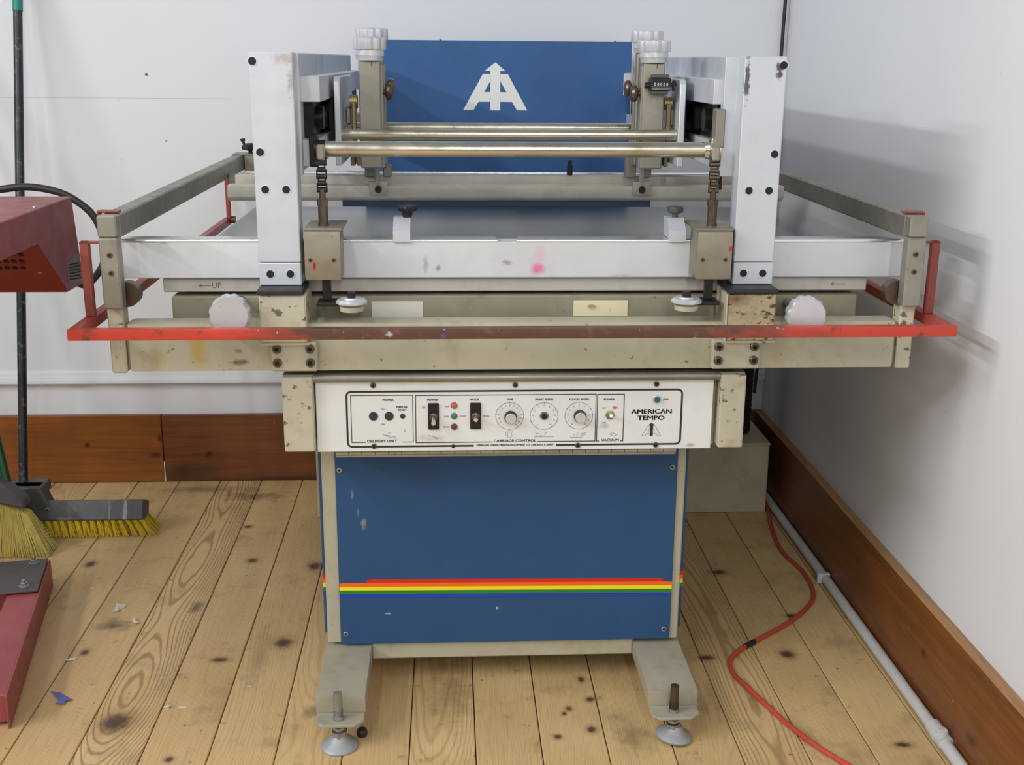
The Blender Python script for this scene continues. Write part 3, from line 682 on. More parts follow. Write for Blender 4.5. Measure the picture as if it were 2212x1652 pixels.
tb = tb.build('vacuum_table', 'slab', press, 'wide aluminium table bed with a satin top')
MB().box(-.5535, .8360, 2.251, 3.379, .9350, .9358, .0003).build('table_top', 'table', tb)
m = MB()
m.text('UP', -.452, .9205, 2.2499, .016, 1.0); strokes_y = 2.2499
for (xa, za, xb, zb) in ((-.485, .9205, -.463, .9205), (-.485, .9205, -.479, .924), (-.485, .9205, -.479, .917), (.765, .9215, .795, .9215), (.765, .9215, .770, .925), (.765, .9215, .770, .918)):
    d = Vector((xb-xa, zb-za)); q = Vector((-d.y, d.x)).normalized()*.0007
    m.prism([(xa+q.x, za+q.y), (xb+q.x, zb+q.y), (xb-q.x, zb-q.y), (xa-q.x, za-q.y)], 2.2495, 2.2503, 'y')
m.build('pencil_mark', 'print_soft', tb)
bm_ = MB(); bm_.box(-.5385, .8170, 2.240, 3.30, .8535, .9015, .006, 3)
bm_ = bm_.build('table_frame', 'beige_dark', press, 'dirty cream frame beam below the table edge')
MB().box(-.152, -.052, 2.2388, 2.2403, .8585, .8905, .0003).build('sticker', 'label_white', bm_)
MB().box(.2460, .3540, 2.2388, 2.2403, .8595, .8915, .0003).build('sticker', 'label_cream', bm_)
MB().box(-.42, .73, 2.28, 3.2, .901, .909, 0).build('gap_shade_filler', 'rubber', bm_)  # black sheet stands in for the shadow in the gap under the table
for cx, cz in ((-.4035, .8930), (.6745, .8870)):
    k = MB(); k.lathe([(.030, 0), (.0365, .003), (.0375, .012), (.0375, .026), (.0345, .030), (.0340, .031), (.004, .0305)], (cx, 2.132, cz), (0, -1, 0), 96, 0, (12, .06)); 
    k = k.build('register_knob', 'knob', bm_, 'scalloped aluminium register knob')
    MB().cyl((cx, 2.13, cz), (cx, 2.242, cz), .009).build('shaft', 'zinc', k)

# --- posts with their brackets
for sgn, xi, side in ((1, -.2785, 'left'), (-1, .5465, 'right')):
    X = lambda a: xi-sgn*a              # a grows outwards from the inner face
    def bx(m, a0, a1, *r, **k): return m.box(min(X(a0), X(a1)), max(X(a0), X(a1)), *r, **k)
    p = MB(); bx(p, 0, .0785, 2.181, 2.232, .9780, 1.3590, .0018); p = p.build('post', 'post', press, 'tall silver %s post with socket bolts' % side)
    ft = MB(); bx(ft, .0, .0785, 2.180, 2.232, .9340, .9772, .0018); ft = ft.build('post_foot', 'post', press)
    bolts(p, [(X(.0215), 2.181, 1.114), (X(.060), 2.181, 1.114), (X(.066), 2.181, 1.182), (X(.072), 2.181, 1.343)], .0092, 'bore', depth=.0007)
    bolts(ft, [(X(.0205), 2.180, .956), (X(.058), 2.180, .956)], .0092, 'bore', depth=.0007)
    g = MB(); bx(g, -.008 if sgn > 0 else -.018, .0790, 2.132, 2.232, .9245, .9335, .002); g.build('gasket_strip', 'rubber', ft)
    br_ = MB()
    x_in, x_out = (-.2670, -.3540) if sgn > 0 else (.5290, .6235)
    br_.box(min(x_in, x_out), max(x_in, x_out), 2.138, 2.232, .832, .9243, .003)
    br_ = br_.build('post_bracket', 'beige_worn' if sgn > 0 else 'bracket_brown', press, 'cream bracket with chipped paint' if sgn > 0 else 'cream bracket scraped brown')
    if sgn < 0: MB().box(.5268, .5300, 2.136, 2.2, .832, .923, .001).build('bracket_edge', 'beige', br_)
    MB().box(min(x_in, x_out)+.0, max(x_in, x_out)+.004, 2.140, 2.165, .8265, .8318, .001).build('bracket_foot', 'beige_worn', br_)
    a0, a1 = (-.3375, -.2505) if sgn > 0 else (.5065, .6010)
    pl = MB(); pl.box(a0, a1, 2.144, 2.162, .7745, .8320, .003); pl = pl.build('clamp_plate', 'beige', press)
    bolts(pl, [(a0+.012, 2.144, .7925), (a1-.013, 2.144, .7925), (a0+.012, 2.144, .8195), (a1-.013, 2.144, .8195)], .0086, 'brown', 'bolt', .006)

    # top side channel running back from the post
    ch = MB(); bx(ch, -.002, .010, 2.232, 3.45, 1.140, 1.3585, .002); ch = ch.build('side_channel', 'alu', press)
    f = MB(); bx(f, -.024 if sgn < 0 else -.004, .010, 2.2325, 2.256, 1.135, 1.3580, .001); f.build('end_plate', 'alu', ch)
    rl = MB(); bx(rl, -.0385, -.002, 2.256, 3.42, 1.2695, 1.3165, .001); rl.build('upper_rail', 'alu', ch)
    rl = MB(); bx(rl, -.0320, -.002, 2.256, 3.42, 1.150, 1.200, .001); rl.build('lower_rail', 'alu', ch)
    dk = MB(); bx(dk, -.020, -.002, 2.30, 3.40, 1.202, 1.2690, .001); dk.build('guide_track', 'grease_shade', ch)
    for yy in (2.36, 2.44, 2.70):
        MB().cyl((X(-.020), yy, 1.236), (X(-.034), yy, 1.236), .022, seg=24).build('guide_roller', 'grease_shade', ch)
    if sgn < 0: kn = MB(); kn.tube([(X(-.012), 2.262, 1.15), (X(-.014), 2.27, 1.128), (X(-.006), 2.30, 1.105)], .0035); kn.build('air_line', 'rubber', ch)

# --- lifting blocks, chains and front tube
for sgn, cx in ((1, -.2365), (-1, .5045)):
    x0, x1 = cx-.033, cx+.0345
    b = MB(); b.box(x0, x1, 2.162, 2.234, .9470, 1.0385, .004, 2); b.box(x0-.001, x1+.003, 2.175, 2.295, 1.0385, 1.0430, .001)
    b = b.build('lifting_block', 'block', press, 'nickel lifting block clamped over the front rail')
    bolts(b, [(x0+.011, 2.162, .9855), (x1-.013, 2.162, .9855)], .0040, 'brown', 'screw', .001)
    s_ = MB(); xs = cx+(.005 if sgn > 0 else -.004)
    s_.box(xs-.008, xs+.008, 2.175, 2.187, .9065, .9470, .001); s_.cyl((xs, 2.1755, .929), (xs, 2.173, .929), .0045); s_.build('stop_stud', 'black', b)
    lv = MB(); dirx = 1 if sgn > 0 else -1
    xw = -.1835 if sgn > 0 else .4535
    lv.box(min(xs-.018*dirx, xw), max(xs-.018*dirx, xw), 2.150, 2.200, .8990, .9060, .002); lv = lv.build('stop_lever', 'black', b)
    w = MB(); w.lathe([(.016, -.005), (.017, -.0008), (.028, -.0006), (.0295, .0006), (.0295, .004), (.025, .008), (.015, .0085), (.0145, .0105)], (xw, 2.155, .905), (0, 0, 1), 36)
    w = w.build('stop_wheel', 'knob', b)
    MB().cyl((xw, 2.155, .915), (xw, 2.155, .9255), .0085, seg=6).build('wheel_bolt', 'black', w)
    MB().lathe([(.022, 0), (.0225, .003), (.0225, .009), (.018, .010)], (xw, 2.155, .8905), (0, 0, 1), 28).build('cork_washer', 'beige', w)
    # chain rod
    xc = cx-.001 if sgn > 0 else cx+.0035
    rod = MB(); rod.cyl((xc, 2.215, 1.043), (xc, 2.215, 1.081), .0092, seg=18); rod.cyl((xc, 2.215, 1.040), (xc, 2.215, 1.047), .0102, seg=18)
    rod.cyl((xc, 2.215, 1.081), (xc, 2.215, 1.0925), .0115, seg=6); rod.cyl((xc, 2.215, 1.0925), (xc, 2.215, 1.112), .0062, seg=14)
    rod = rod.build('adjuster_rod', 'brown_steel', press)
    for i in range(5):
        z = 1.108+i*.0125; w_ = .0098 if i % 2 == 0 else .0074
        lk = MB()
        lk.box(xc-w_, xc-w_+.0022, 2.211, 2.219, z-.002, z+.015, .0008); lk.box(xc+w_-.0022, xc+w_, 2.211, 2.219, z-.002, z+.015, .0008)
        lk.cyl((xc-w_, 2.215, z+.002), (xc+w_, 2.215, z+.002), .0050, seg=12)
        lk.build('chain_link', 'brown_steel' if sgn < 0 else 'black', rod)
    hk = MB(); hk.box(xc-.0075, xc+.0075, 2.205, 2.228, 1.166, 1.194, .003); hk.build('chain_anchor', 'nickel', rod)
tu = MB(); tu.cyl((-.232, 2.245, 1.1835), (.505, 2.245, 1.1845), .0148, seg=32); tu = tu.build('lift_tube', 'tube', press, 'worn yellowed chrome tube between the posts')
c_ = MB(); c_.cyl((.500, 2.245, 1.1845), (.522, 2.245, 1.1845), .0185, seg=24); c_.cyl((.492, 2.245, 1.1845), (.500, 2.245, 1.1845), .0150, .0185, seg=24); c_.cyl((.512, 2.24, 1.196), (.512, 2.235, 1.209), .009, seg=12)
c_.build('tube_collar', 'tube', tu)
MB().box(.509, .5265, 2.226, 2.262, 1.19, 1.262, .002).build('lift_lever', 'nickel_arm', tu)
c_ = MB(); c_.cyl((-.252, 2.245, 1.1835), (-.232, 2.245, 1.1835), .0165, seg=24); c_.box(-.262, -.246, 2.24, 2.275, 1.15, 1.21, .002); c_.build('tube_collar', 'grease_shade', tu)

# --- carriage
for sgn, xp in ((1, -.2250), (-1, .4830)):
    sp = MB(); x0, x1 = xp-.0055, xp+.0065
    sp.prism([(2.43, 1.136), (2.43, 1.303), (2.440, 1.313), (2.74, 1.313), (2.745, 1.30), (2.745, 1.136)], x0, x1, 'x', bev=.0015)
    sp = sp.build('carriage_side_plate', 'alu', press)
    gx = xp-.017*sgn
    q = MB(); q.box(min(gx-.008, gx+.008), max(gx-.008, gx+.008), 2.50, 2.72, 1.15, 1.268, .002); q.cyl((gx, 2.47, 1.18), (gx, 2.5, 1.18), .012); q.build('roller_bracket', 'grease_shade', sp)
for y, z, r in ((2.452, 1.1985, .0112), (2.63, 1.202, .011)):
    MB().cyl((-.2185, y, z), (.4765, y, z+.0015), r, seg=28).build('carriage_tube', 'tube', press)
for sgn, xc in ((1, -.1600), (-1, .4290)):
    for j, (yy, dx) in enumerate(((2.485, 0), (2.575, 0))):
        w = .0225
        col = MB(); col.box(xc-w+dx, xc+w+dx, yy-.018, yy+.018, 1.128, 1.3450+.02*j, .0025)
        col.box(xc-w+dx-.0035 if sgn < 0 else xc+w+dx-.001, xc-w+dx+.001 if sgn < 0 else xc+w+dx+.0045, yy-.010, yy+.016, 1.128, 1.338, .001)
        col = col.build('squeegee_column', 'nickel', press)
        k = MB(); zk = 1.345+.02*j; k.lathe([(.0270, 0), (.0285, .010), (.0300, .0102), (.0300, .0215)], (xc+dx, yy, zk), (0, 0, 1), 36); k.lathe([(.0345, .022), (.0350, .0235), (.0350, .0435), (.0330, .0455), (.004, .0456)], (xc+dx, yy, zk), (0, 0, 1), 90, 0, (10, .10))
        k.build('height_knob', 'knob', col)
        if j == 0:
            m = MB(); m.box(xc+.004, xc+.0055, yy-.0185, yy-.0178, 1.334, 1.343, 0); m.build('index_mark', 'lamp_dark', col)
        xk = xc+sgn*.026+dx
        zk = 1.283 if j == 0 else 1.291
        k = MB(); k.cyl((xk, yy, zk), (xk+sgn*.006, yy, zk), .006); k.lathe([(.008, 0), (.0165, .004), (.0180, .010), (.0150, .015), (.008, .017)], (xk+sgn*.004, yy, zk), (sgn, 0, 0), 20)
        k.build('lock_knob', 'brown_steel', col)
    # brass guides outside the column
    xo = xc-sgn*.034
    g = MB(); g.box(xo-.0045, xo+.0045, 2.470, 2.480, 1.150, 1.262, .002); g.cyl((xo-.010*sgn, 2.50, 1.262), (xo+.006*sgn, 2.50, 1.262), .014, seg=20); g.build('brass_guide', 'brass', press)
    xo = xc-sgn*.048
    g = MB(); g.box(xo-.006, xo+.006, 2.50, 2.515, 1.215, 1.252, .003); g.box(xo-.010, xo+.010, 2.50, 2.515, 1.205, 1.212, .001); g.box(xo-.010, xo+.010, 2.50, 2.515, 1.185, 1.195, .001); g.build('roller_pin', 'nickel', press)
    xo = xc-sgn*.036
    g = MB(); g.box(xo-.012, xo-.002, 2.52, 2.56, 1.128, 1.17, .002); g.box(xo+.001, xo+.010, 2.52, 2.56, 1.128, 1.17, .002); g.build('brass_shoe', 'brass', press)
    # stem and bracket that clamp the squeegee bar
    xs = -.153 if sgn > 0 else .424
    st = MB(); st.box(xs-.0045, xs+.0045, 2.545, 2.556, 1.083, 1.165, .001); st.box(xs-.0195, xs+.0205, 2.5465, 2.5545, 1.0625, 1.0930, .003, 2)
    st = st.build('bar_clamp', 'nickel', press); bolts(st, [(xs+.001, 2.5465, 1.0755)], .0078)
    hk = MB(); hk.box(xs-.030, xs-.008, 2.58, 2.612, 1.098, 1.15, .002); hk.box(xs+.010, xs+.028, 2.59, 2.61, 1.098, 1.125, .002); hk.box(xs+.008, xs+.020, 2.585, 2.60, 1.118, 1.142, .002); hk.build('bar_hook', 'nickel_arm', press)
bar = MB(); bar.prism([(2.555, 1.083), (2.555, 1.0575), (2.568, 1.0480), (2.590, 1.0480), (2.590, 1.083)], -.478, .745, 'x', bev=.0012)
bar = bar.build('squeegee_bar', 'bar_nickel', press, 'long nickel squeegee bar across the table')
b2_ = MB(); b2_.box(-.472, .735, 2.62, 2.65, 1.062, 1.0985, .0015); b2_.build('flood_bar', 'bar_nickel', press)
sq = MB(); sq.box(-.232, .448, 2.566, 2.580, 1.0355, 1.0485, .0008); sq.build('squeegee_blade', 'squeegee', bar)
w = MB(); w.cyl((.27, 2.60, 1.102), (.27, 2.60, 1.124), .007, seg=6); w.cyl((.27, 2.60, 1.124), (.27, 2.60, 1.135), .0045); w.build('bar_bolt', 'black', bar)
hood = MB()
hood.box(-.240, .5235, 3.400, 3.406, .80, 1.4000, .001)
hood.box(-.240, .5235, 3.406, 3.58, 1.3960, 1.4000, .001); hood.box(-.240, -.236, 3.406, 3.58, .80, 1.396, .001); hood.box(.5195, .5235, 3.406, 3.58, .80, 1.396, .001)
hood.box(-.236, .5195, 3.575, 3.580, .80, 1.396, 0)
hood = hood.build('rear_cover', 'blue_hood', press, 'blue sheet metal rear cover with a white emblem')
ez = 1.35+(1.236-1.35)*1.2414
m = MB(); m.prism(emblem_arrow(.1355, ez, 1.2414), 3.3993, 3.4005, 'y')
for sg in (1, -1): m.prism(emblem_side(.1355, ez, 1.2414, sg), 3.3993, 3.4005, 'y')
m.build('emblem', 'white_ink', hood)
bolts(hood, [(.475, 3.405, 1.3995), (-.02, 3.405, 1.3995)], .005, 'zinc', 'screw', .002)
# counter and grey bracket on the right column
MB().box(.385, .417, 2.60, 2.606, 1.275, 1.322, .001).build('sensor_plate', 'alu', press)
ct = MB(); ct.box(.417, .4585, 2.435, 2.466, 1.289, 1.3155, .002); ct = ct.build('stroke_counter', 'black', press, 'black mechanical stroke counter with white figures')
z = MB(); z.box(.4190, .4570, 2.4335, 2.4352, 1.2915, 1.2965, .0003); z.box(.4190, .4570, 2.4335, 2.4352, 1.2975, 1.2982, 0); z.build('counter_window', 'silver_tag', ct)
z = MB(); z.text('0 0 0 0 0', .438, 1.3025, 2.4348, .0085, .95); z.build('counter_figures', 'white_ink', ct)
z = MB(); z.cyl((.417, 2.45, 1.3), (.4065, 2.45, 1.3), .006, seg=14); z.build('counter_shaft', 'black', ct)
z = MB(); z.cyl((.4585, 2.45, 1.301), (.472, 2.45, 1.303), .004, seg=12); z.box(.464, .470, 2.445, 2.455, 1.29, 1.31, .001); z.build('counter_arm', 'black', ct)
z = MB(); z.box(.421, .455, 2.436, 2.467, 1.3155, 1.322, .001); z.box(.420, .4535, 2.436, 2.467, 1.283, 1.289, .001); z.build('counter_mount', 'plate_grey', ct)

# --- frame clamps on the front rail
for cx, dark in ((-.0905, True), (.4455, False)):
    c_ = MB(); c_.prism([(2.229, 1.0085), (2.229, 1.030), (2.262, 1.052), (2.292, 1.052), (2.292, 1.016), (2.238, 1.0145), (2.2345, 1.0085)], cx-.0165, cx+.0165, 'x')
    c_ = c_.build('frame_clamp', 'alu', press, 'silver clip with a black star screw' if dark else 'silver clip with a plain bolt', 15)
    k = MB()
    if dark:
        k.cyl((cx+.010, 2.27, 1.051), (cx+.010, 2.27, 1.056), .0085); k.lathe([(.0095, .004), (.0110, .010), (.0195, .014), (.0205, .019), (.0180, .0225)], (cx+.010, 2.27, 1.051), (0, 0, 1), 30, 0, (6, .15))
        k.build('clamp_screw', 'black', c_)
    else:
        k.cyl((cx+.001, 2.27, 1.051), (cx+.001, 2.27, 1.061), .0058); k.lathe([(.0105, 0), (.0165, .004), (.0170, .010), (.014, .013)], (cx+.001, 2.27, 1.060), (0, 0, 1), 24, 0, (6, .12))
        k.build('clamp_screw', 'plate_grey', c_)

# --- red guard
gd = MB(); gd.box(-.685, .9480, 2.062, 2.082, .8560, .8765, .0025, 2); gd = gd.build('guard_bar', 'guard', press, 'red guard bar rubbed brown in the middle')
for sgn, xo in ((1, -.685), (-1, .948)):
    X = lambda a: xo+sgn*a
    def bx(m, a0, a1, *r, **k): return m.box(min(X(a0), X(a1)), max(X(a0), X(a1)), *r, **k)
    g = MB(); bx(g, 0, .020, 2.080, 3.60, .8560, .8765, .0025, 2); g.build('guard_side', 'guard_red', gd)
    h_ = MB(); bx(h_, .002, .020, 2.170, 2.182, .8765, 1.0190, .002); bx(h_, .002, .044, 2.170, 2.182, 1.0150, 1.0190, .0012)
    bx(h_, .0405, .0445, 2.165, 2.187, 1.0150, 1.0760, .0012); bx(h_, .0405, .0800, 2.165, 2.187, 1.0725, 1.0765, .0012)
    h_.build('guard_hanger', 'guard_strap', gd)
    h_ = MB(); bx(h_, .012, .025, 3.560, 3.572, .8765, 1.030, .002); h_.build('guard_hanger', 'guard_red', gd)
    c_ = MB(); c_.cyl((X(.020), 3.575, .872), (X(.036), 3.575, .872), .011); c_.build('guard_pivot', 'brown_steel', gd)

# ------------------------------------------------------------------ vacuum box behind the press
vb = thing('vacuum_box', 'low greenish grey painted box on the floor behind the press', 'box', (.29, 3.45, 0))
MB().box(-.403, .977, 3.312, 3.628, 0, .2180, .003).build('body', 'blower', vb)
MB().box(-.405, .979, 3.310, 3.628, .2182, .2260, .002).build('lid', 'blower', vb)
h = MB()
hx, hy = .893, 3.44
h.cyl((hx, hy, .226), (hx, hy, .85), .050, seg=28)
for i in range(40): h.cyl((hx, hy, .232+i*.0155), (hx, hy, .240+i*.0155), .0525, seg=28)
h.build('vacuum_hose', 'hose', vb, 'black ribbed hose rising to the table')
MB().tube([(.845, 3.36, .23), (.838, 3.36, .40), (.826, 3.36, .52), (.818, 3.36, .62), (.822, 3.36, .74)], .0035, 8).build('earth_wire', 'wire_green', vb)

# ------------------------------------------------------------------ flash dryer on the left
dr = thing('flash_dryer', 'maroon sheet metal flash dryer on a red floor leg at the left edge', 'dryer', (-1.3, 2.5, 0))
xs = -.80
prof = [(1.86, .995), (1.86, 1.062), (2.521, 1.062), (2.554, .869), (2.442, .871), (2.293, .994)]
hd = MB(); hd.prism(prof, -1.45, xs, 'x', bev=.002); hd = hd.build('head', 'dryer', dr)
gn = Vector((.871-.994, 2.293-2.442)).normalized()
gr = MB()
g0, g1 = Vector((-1.449, 2.293, .994)), Vector((-1.449, 2.442, .871))
nrm = Vector((0, -.123, -.149)).normalized()
A_ = [Vector((-1.449, 2.295, .9925)), Vector((xs-.001, 2.295, .9925)), Vector((xs-.001, 2.441, .872)), Vector((-1.449, 2.441, .872))]
bmg = gr.bm
q0 = [bmg.verts.new(a+nrm*.0008) for a in A_]; q1 = [bmg.verts.new(a-nrm*.001) for a in A_]
bmg.faces.new(q0); bmg.faces.new(q1[::-1])
for i in range(4): bmg.faces.new((q0[i], q1[i], q1[(i+1) % 4], q0[(i+1) % 4]))
bmesh.ops.recalc_face_normals(bmg, faces=bmg.faces)
gr = gr.build('grille', 'dryer_grille', hd, 'deep red sloping grille')
m = MB(); sd = (Vector((0, 2.442, .871))-Vector((0, 2.293, .994)))
for r_ in range(3):
    for k in range(18):
        c = Vector((xs-.045-.0125*r_*.5-k*.0155, 0, 0)) + Vector((0, 2.293, .994)) + sd*(.18+.14*r_)
        if c.x < -1.1: continue
        m.box(c.x-.0042, c.x+.0042, c.y-.0042, c.y+.0042, c.z-.0030, c.z+.0030, 0, rot=Matrix.Rotation(math.atan2(sd.z, sd.y), 3, 'X'))
m.build('grille_slot', 'hole', gr)
m = MB(); m.lathe([(.004, 0), (.004, .002)], tuple(Vector((xs-.03, 2.293, .994))+sd*.55+nrm*.001), tuple(nrm), 14); m.build('screw', 'zinc', gr)
tg = MB(); tg.prism([(2.452, .888), (2.540, .875), (2.534, .932), (2.522, .940), (2.452, .930)], xs, xs+.0009, 'x'); tg = tg.build('rating_plate', 'silver_tag', hd)
m = MB()
for i in range(6): m.prism([(2.459, .8935+i*.0062), (2.534-.004*(i % 2), .8835+i*.0067), (2.534-.004*(i % 2), .8865+i*.0067), (2.459, .8962+i*.0062)], xs+.0008, xs+.0013, 'x')
m.build('printed_rows', 'hole', tg)
MB().box(-1.0, -.862, 2.18, 2.28, 1.0622, 1.0630, .0002).build('warning_sticker', 'label_white', hd)
MB().lathe([(.004, 0), (.003, .002)], (-.812, 2.33, 1.0622), (0, 0, 1), 12).build('screw', 'zinc', hd)
cb = MB(); cb.tube([(-1.30, 2.66, .99), (-1.12, 2.68, 1.045), (-1.006, 2.68, 1.059), (-.944, 2.68, 1.065), (-.884, 2.68, 1.055), (-.845, 2.68, 1.037), (-.807, 2.68, 1.003), (-.788, 2.68, .953), (-.789, 2.68, .901), (-.803, 2.66, .868), (-.815, 2.60, .856), (-.825, 2.55, .885)], .0083, 12)
cb.build('power_cable', 'rubber', dr, 'thick black cable looping out of the head')
dl = Vector((.131, -.675, 0)).normalized(); dp = Vector((-dl.y, dl.x, 0))*-1   # along the leg / to its left
c0 = Vector((-1.050, 2.86, 0))
def leg_poly(a0, a1, b0, b1): return [tuple((c0+dl*a+Vector((-abs(dl.y), -dl.x, 0))*b)[:2]) for a, b in ((a0, b0), (a1, b0), (a1, b1), (a0, b1))]
lg = MB(); lg.prism(leg_poly(.0, .68, .002, .078), .008, .073, 'z', bev=.003); lg = lg.build('floor_leg', 'leg_red', dr)
lg2 = MB(); lg2.prism(leg_poly(-.002, .694, -.001, .004), .0, .076, 'z', bev=.001); lg2.build('leg_flange', 'leg_red', lg)
pt = MB(); pt.prism(leg_poly(.0, .195, .004, .36), .0768, .0820, 'z', bev=.001); pt = pt.build('base_plate', 'plate_grey', dr)
for a, b_ in ((.025, .035), (.165, .040)):
    c = c0+dl*a+Vector((-abs(dl.y), -dl.x, 0))*b_
    z = MB(); z.cyl((c.x, c.y, .082), (c.x, c.y, .0835), .012, seg=18); z.cyl((c.x, c.y, .0835), (c.x, c.y, .091), .0085, seg=6); z.cyl((c.x, c.y, .091), (c.x, c.y, .099), .0048, seg=12); z.build('bolt', 'zinc', pt)
cc = c0+dl*.1+Vector((-abs(dl.y), -dl.x, 0))*.30
MB().box(cc.x-.03, cc.x+.03, cc.y-.03, cc.y+.03, .082, 1.0, .003).build('column', 'leg_red', dr)
lg3 = MB(); lg3.prism(leg_poly(.04, .12, .08, .75), .0, .076, 'z', bev=.003); lg3.build('cross_leg', 'leg_red', dr)

# ------------------------------------------------------------------ brooms
pb = thing('push_broom', 'black push broom with yellow bristles leaning upright on the back wall', 'broom', (-1.24, 3.2, 0))
bk = MB(); bk.box(-1.595, -.893, 3.196, 3.262, .036, .096, .008, 3, rot=Matrix.Rotation(R(-24), 3, 'X'), about=(-1.24, 3.23, .068)); bk = bk.build('block', 'broom_block', pb)
def strands(name, mat, parent, roots, seed, r=.0011, sides=3):
    rnd = random.Random(seed); b = bmesh.new()
    for (p, q, spread, count) in roots:
        p, q = Vector(p), Vector(q)
        for i in range(count):
            o1 = Vector((rnd.uniform(-1, 1), rnd.uniform(-1, 1), 0))*spread[0]; o2 = Vector((rnd.uniform(-1, 1), rnd.uniform(-1, 1), 0))*spread[1]
            a, c = p+o1, q+o2; c.z = max(q.z+rnd.uniform(0, .004), .0005)
            mid = (a+c)/2+Vector((rnd.uniform(-1, 1), rnd.uniform(-1, 1), 0))*.002
            prev = None
            for pt_, rr in ((a, r), (mid, r), (c, r*.7)):
                ring = [b.verts.new(pt_+Vector((math.cos(2*math.pi*k/sides), math.sin(2*math.pi*k/sides), 0))*rr) for k in range(sides)]
                if prev:
                    for k in range(sides): b.faces.new((prev[k], prev[(k+1) % sides], ring[(k+1) % sides], ring[k]))
                prev = ring
            b.faces.new(prev)
    m = MB(); m._merge(b); o = m.build(name, mat, parent); o['kind'] = 'stuff'; return o
roots = []
for k in range(34):
    xx = -1.585+k*.0208
    for j in range(4):
        t_ = j/3
        fan = (xx+1.24)/.35
        roots.append(((xx, 3.196+.050*t_, .050), (xx+.010+max(0, fan-.75)*.085, 3.190+.075*t_, 0.001), (.0055, .010), 24))
strands('bristles', 'bristle_yellow', pb, roots, 3)
br2 = MB(); br2.prism([(-1.272, .150), (-1.182, .150), (-1.150, .066), (-1.330, .066)], 3.198, 3.25, 'y', bev=.004); br2.box(-1.275, -1.178, 3.21, 3.285, .118, .150, .004)
br2 = br2.build('handle_bracket', 'broom_block', pb)
bolt_mesh(br2, (-1.166, 3.198, .083), .007, mat=('zinc', 'hole'))
v0, v1 = Vector((-1.247, 3.25, .13)), Vector((-1.236, 3.628, 1.68))
d_ = (v1-v0)
MB().cyl(v0, v0+d_*.868, .0128, seg=20).build('pole', 'pole', pb)
MB().cyl(v0+d_*.866, v1, .0142, seg=20).build('grip', 'teal', pb)

ab = thing('angle_broom', 'straw coloured angle broom with a green handle at the left edge', 'broom', (-1.28, 3.12, 0))
roots = []
for k in range(30):
    t_ = k/29
    for j in range(4):
        xt = -1.345+.165*t_; xb = -1.47+.345*t_
        zt_ = .215-.075*t_
        roots.append(((xt, 3.075+.010*j, zt_-.02), (xb, 3.050+.022*j, .001), (.004, .007), 20))
strands('bristles', 'bristle_straw', ab, roots, 5, .0012)
cp = MB(); cp.prism([(-1.355, .190), (-1.345, .235), (-1.30, .250), (-1.225, .205), (-1.178, .160), (-1.178, .138), (-1.26, .160)], 3.06, 3.118, 'y', bev=.006); cp.build('cap', 'broom_block', ab)
MB().cyl((-1.232, 3.104, .185), (-1.32, 3.19, .62), .0115, seg=18).build('handle', 'green', ab)
MB().cyl((-1.318, 3.188, .61), (-1.50, 3.63, 1.52), .0115, seg=18).build('handle_top', 'green', ab)

# ------------------------------------------------------------------ cords, pipe, litter
tag(MB().tube([(.99, 3.55, .006), (.989, 3.40, .006), (.984, 3.30, .006), (.968, 3.22, .006), (.947, 3.08, .006), (.944, 2.98, .006), (.962, 2.86, .006), (.952, 2.74, .006), (.915, 2.66, .006), (.832, 2.567, .006), (.701, 2.457, .006), (.650, 2.395, .006), (.642, 2.33, .006), (.665, 2.248, .006), (.705, 2.124, .006), (.742, 2.04, .006), (.786, 1.967, .006), (.90, 1.80, .006), (1.0, 1.55, .006)], .0056, 10, smooth=10).build('extension_cord', 'cord'),
    'thin orange extension cord snaking over the floorboards beside the right skirting', 'cord')
cord = bpy.data.objects['extension_cord']
tp = MB().tube([(.727, 2.478, .0062), (.713, 2.467, .0062), (.699, 2.455, .0062)], .0068, 12, smooth=2).build('black_tape', 'rubber', cord, 'black tape wrapped round the cord')
cn = thing('wall_conduit', 'white painted conduit pipe lying along the foot of the right skirting', 'pipe', (1.004, 2.6, 0))
MB().tube([(1.004, 3.60, .014), (1.004, 2.9, .014), (1.003, 2.05, .014)], .0125, 16, smooth=1).build('pipe', 'conduit', cn)
MB().tube([(1.003, 2.05, .014), (1.002, 1.0, .014), (1.002, -.5, .014)], .0132, 16, smooth=1).build('pipe', 'conduit', cn)
c_ = MB(); c_.cyl((1.003, 2.02, .0165), (1.003, 2.085, .0165), .0165, seg=20); c_.cyl((1.003, 2.045, .0165), (1.003, 2.058, .0165), .0185, seg=20); c_.box(.990, 1.012, 2.034, 2.046, .026, .038, .002); c_.build('coupling', 'conduit', cn)
for yy in (2.80,): MB().box(.982, 1.016, yy, yy+.012, .0005, .0285, .002).build('pipe_strap', 'conduit', cn)
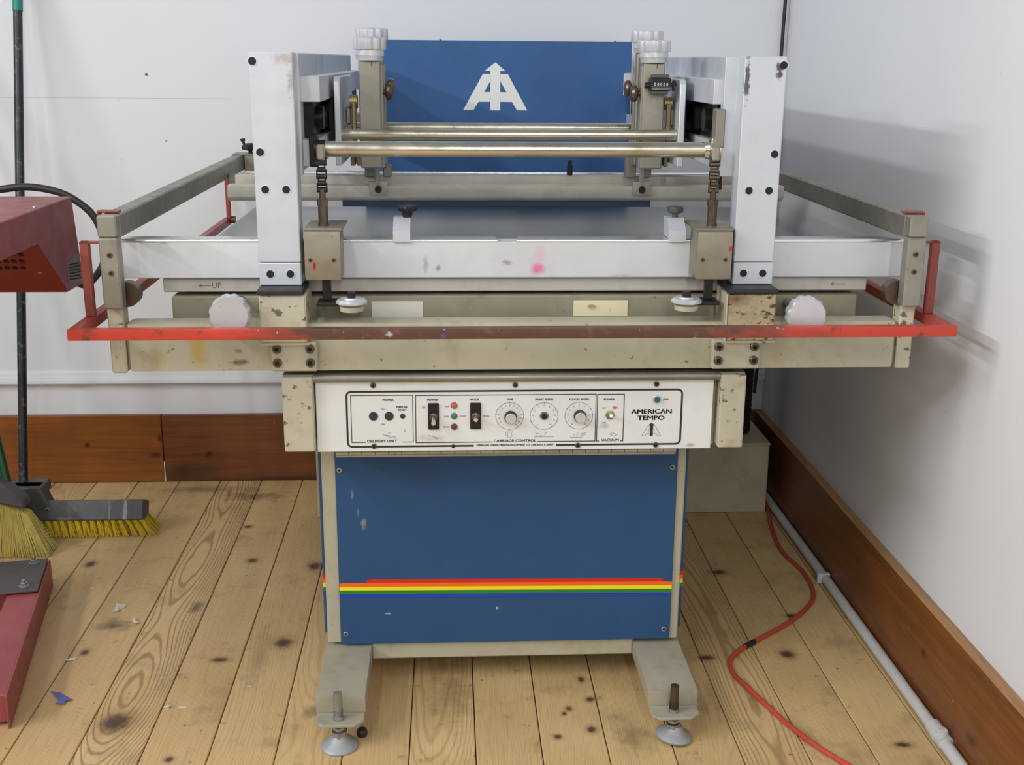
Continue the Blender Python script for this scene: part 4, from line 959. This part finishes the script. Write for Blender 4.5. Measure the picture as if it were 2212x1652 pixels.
tag(MB().tube([(1.026, 3.645, 2.6), (1.027, 3.643, 1.8), (1.023, 3.643, 1.35), (1.026, 3.64, 1.0), (1.020, 3.63, .6), (1.0, 3.61, .3)], .0052, 10, smooth=4).build('wall_cable', 'rubber'),
    'thin black cable hanging down the corner where the two walls meet', 'cable')
tag(MB().lathe([(.0095, .0002), (.0112, .004), (.0112, .011), (.0085, .0155), (.003, .017)], (-.186, 2.124, 0), (0, 0, 1), 20).build('plastic_cap', 'rubber'),
    'small round black cap on the floor beside the left front foot', 'cap')
def scrap(name, c, pts, mat, label, seed, group=None):
    rnd = random.Random(seed); b = bmesh.new()
    vs = [b.verts.new((c[0]+x, c[1]+y, .0012+rnd.uniform(0, .005))) for x, y in pts]
    ctr = b.verts.new((c[0], c[1], .006))
    for i in range(len(vs)): b.faces.new((ctr, vs[i], vs[(i+1) % len(vs)]))
    bmesh.ops.recalc_face_normals(b, faces=b.faces)
    g = bmesh.ops.solidify(b, geom=b.faces[:], thickness=.0006)
    m = MB(); m._merge(b); tag(m.build(name, mat, flat=True), label, 'scrap', group)
scrap('paper_scrap', (-.845, 2.273, 0), [(-.012, -.003), (-.003, .005), (.005, .004), (.009, .018), (.012, .012), (.009, .001), (.011, -.008), (.004, -.006)], 'blue_scrap', 'crumpled blue scrap of paper on the boards at lower left', 1)
scrap('paper_scrap', (-.843, 2.722, 0), [(-.012, .022), (.004, .016), (.018, .018), (.010, -.006), (.004, -.022), (-.008, -.018), (-.004, .0)], 'white_scrap', 'largest off white paper scrap, beside a dark knot left of the press', 2)
scrap('paper_scrap', (-.783, 2.648, 0), [(-.010, .016), (-.002, .018), (.006, .002), (.014, -.010), (.006, -.014), (-.004, -.002)], 'white_scrap', 'curled off white shaving right of the largest paper scrap', 3)
scrap('paper_scrap', (-.884, 2.462, 0), [(-.012, -.002), (-.004, .006), (.012, .008), (.014, .002), (.002, -.004)], 'white_scrap', 'narrow white sliver on the boards near the red dryer leg', 4)
scrap('paper_scrap', (-.612, 2.246, 0), [(-.007, -.004), (-.002, .005), (.008, .004), (.006, -.004)], 'white_scrap', 'tiny white chip on the boards right of the big knot', 5)
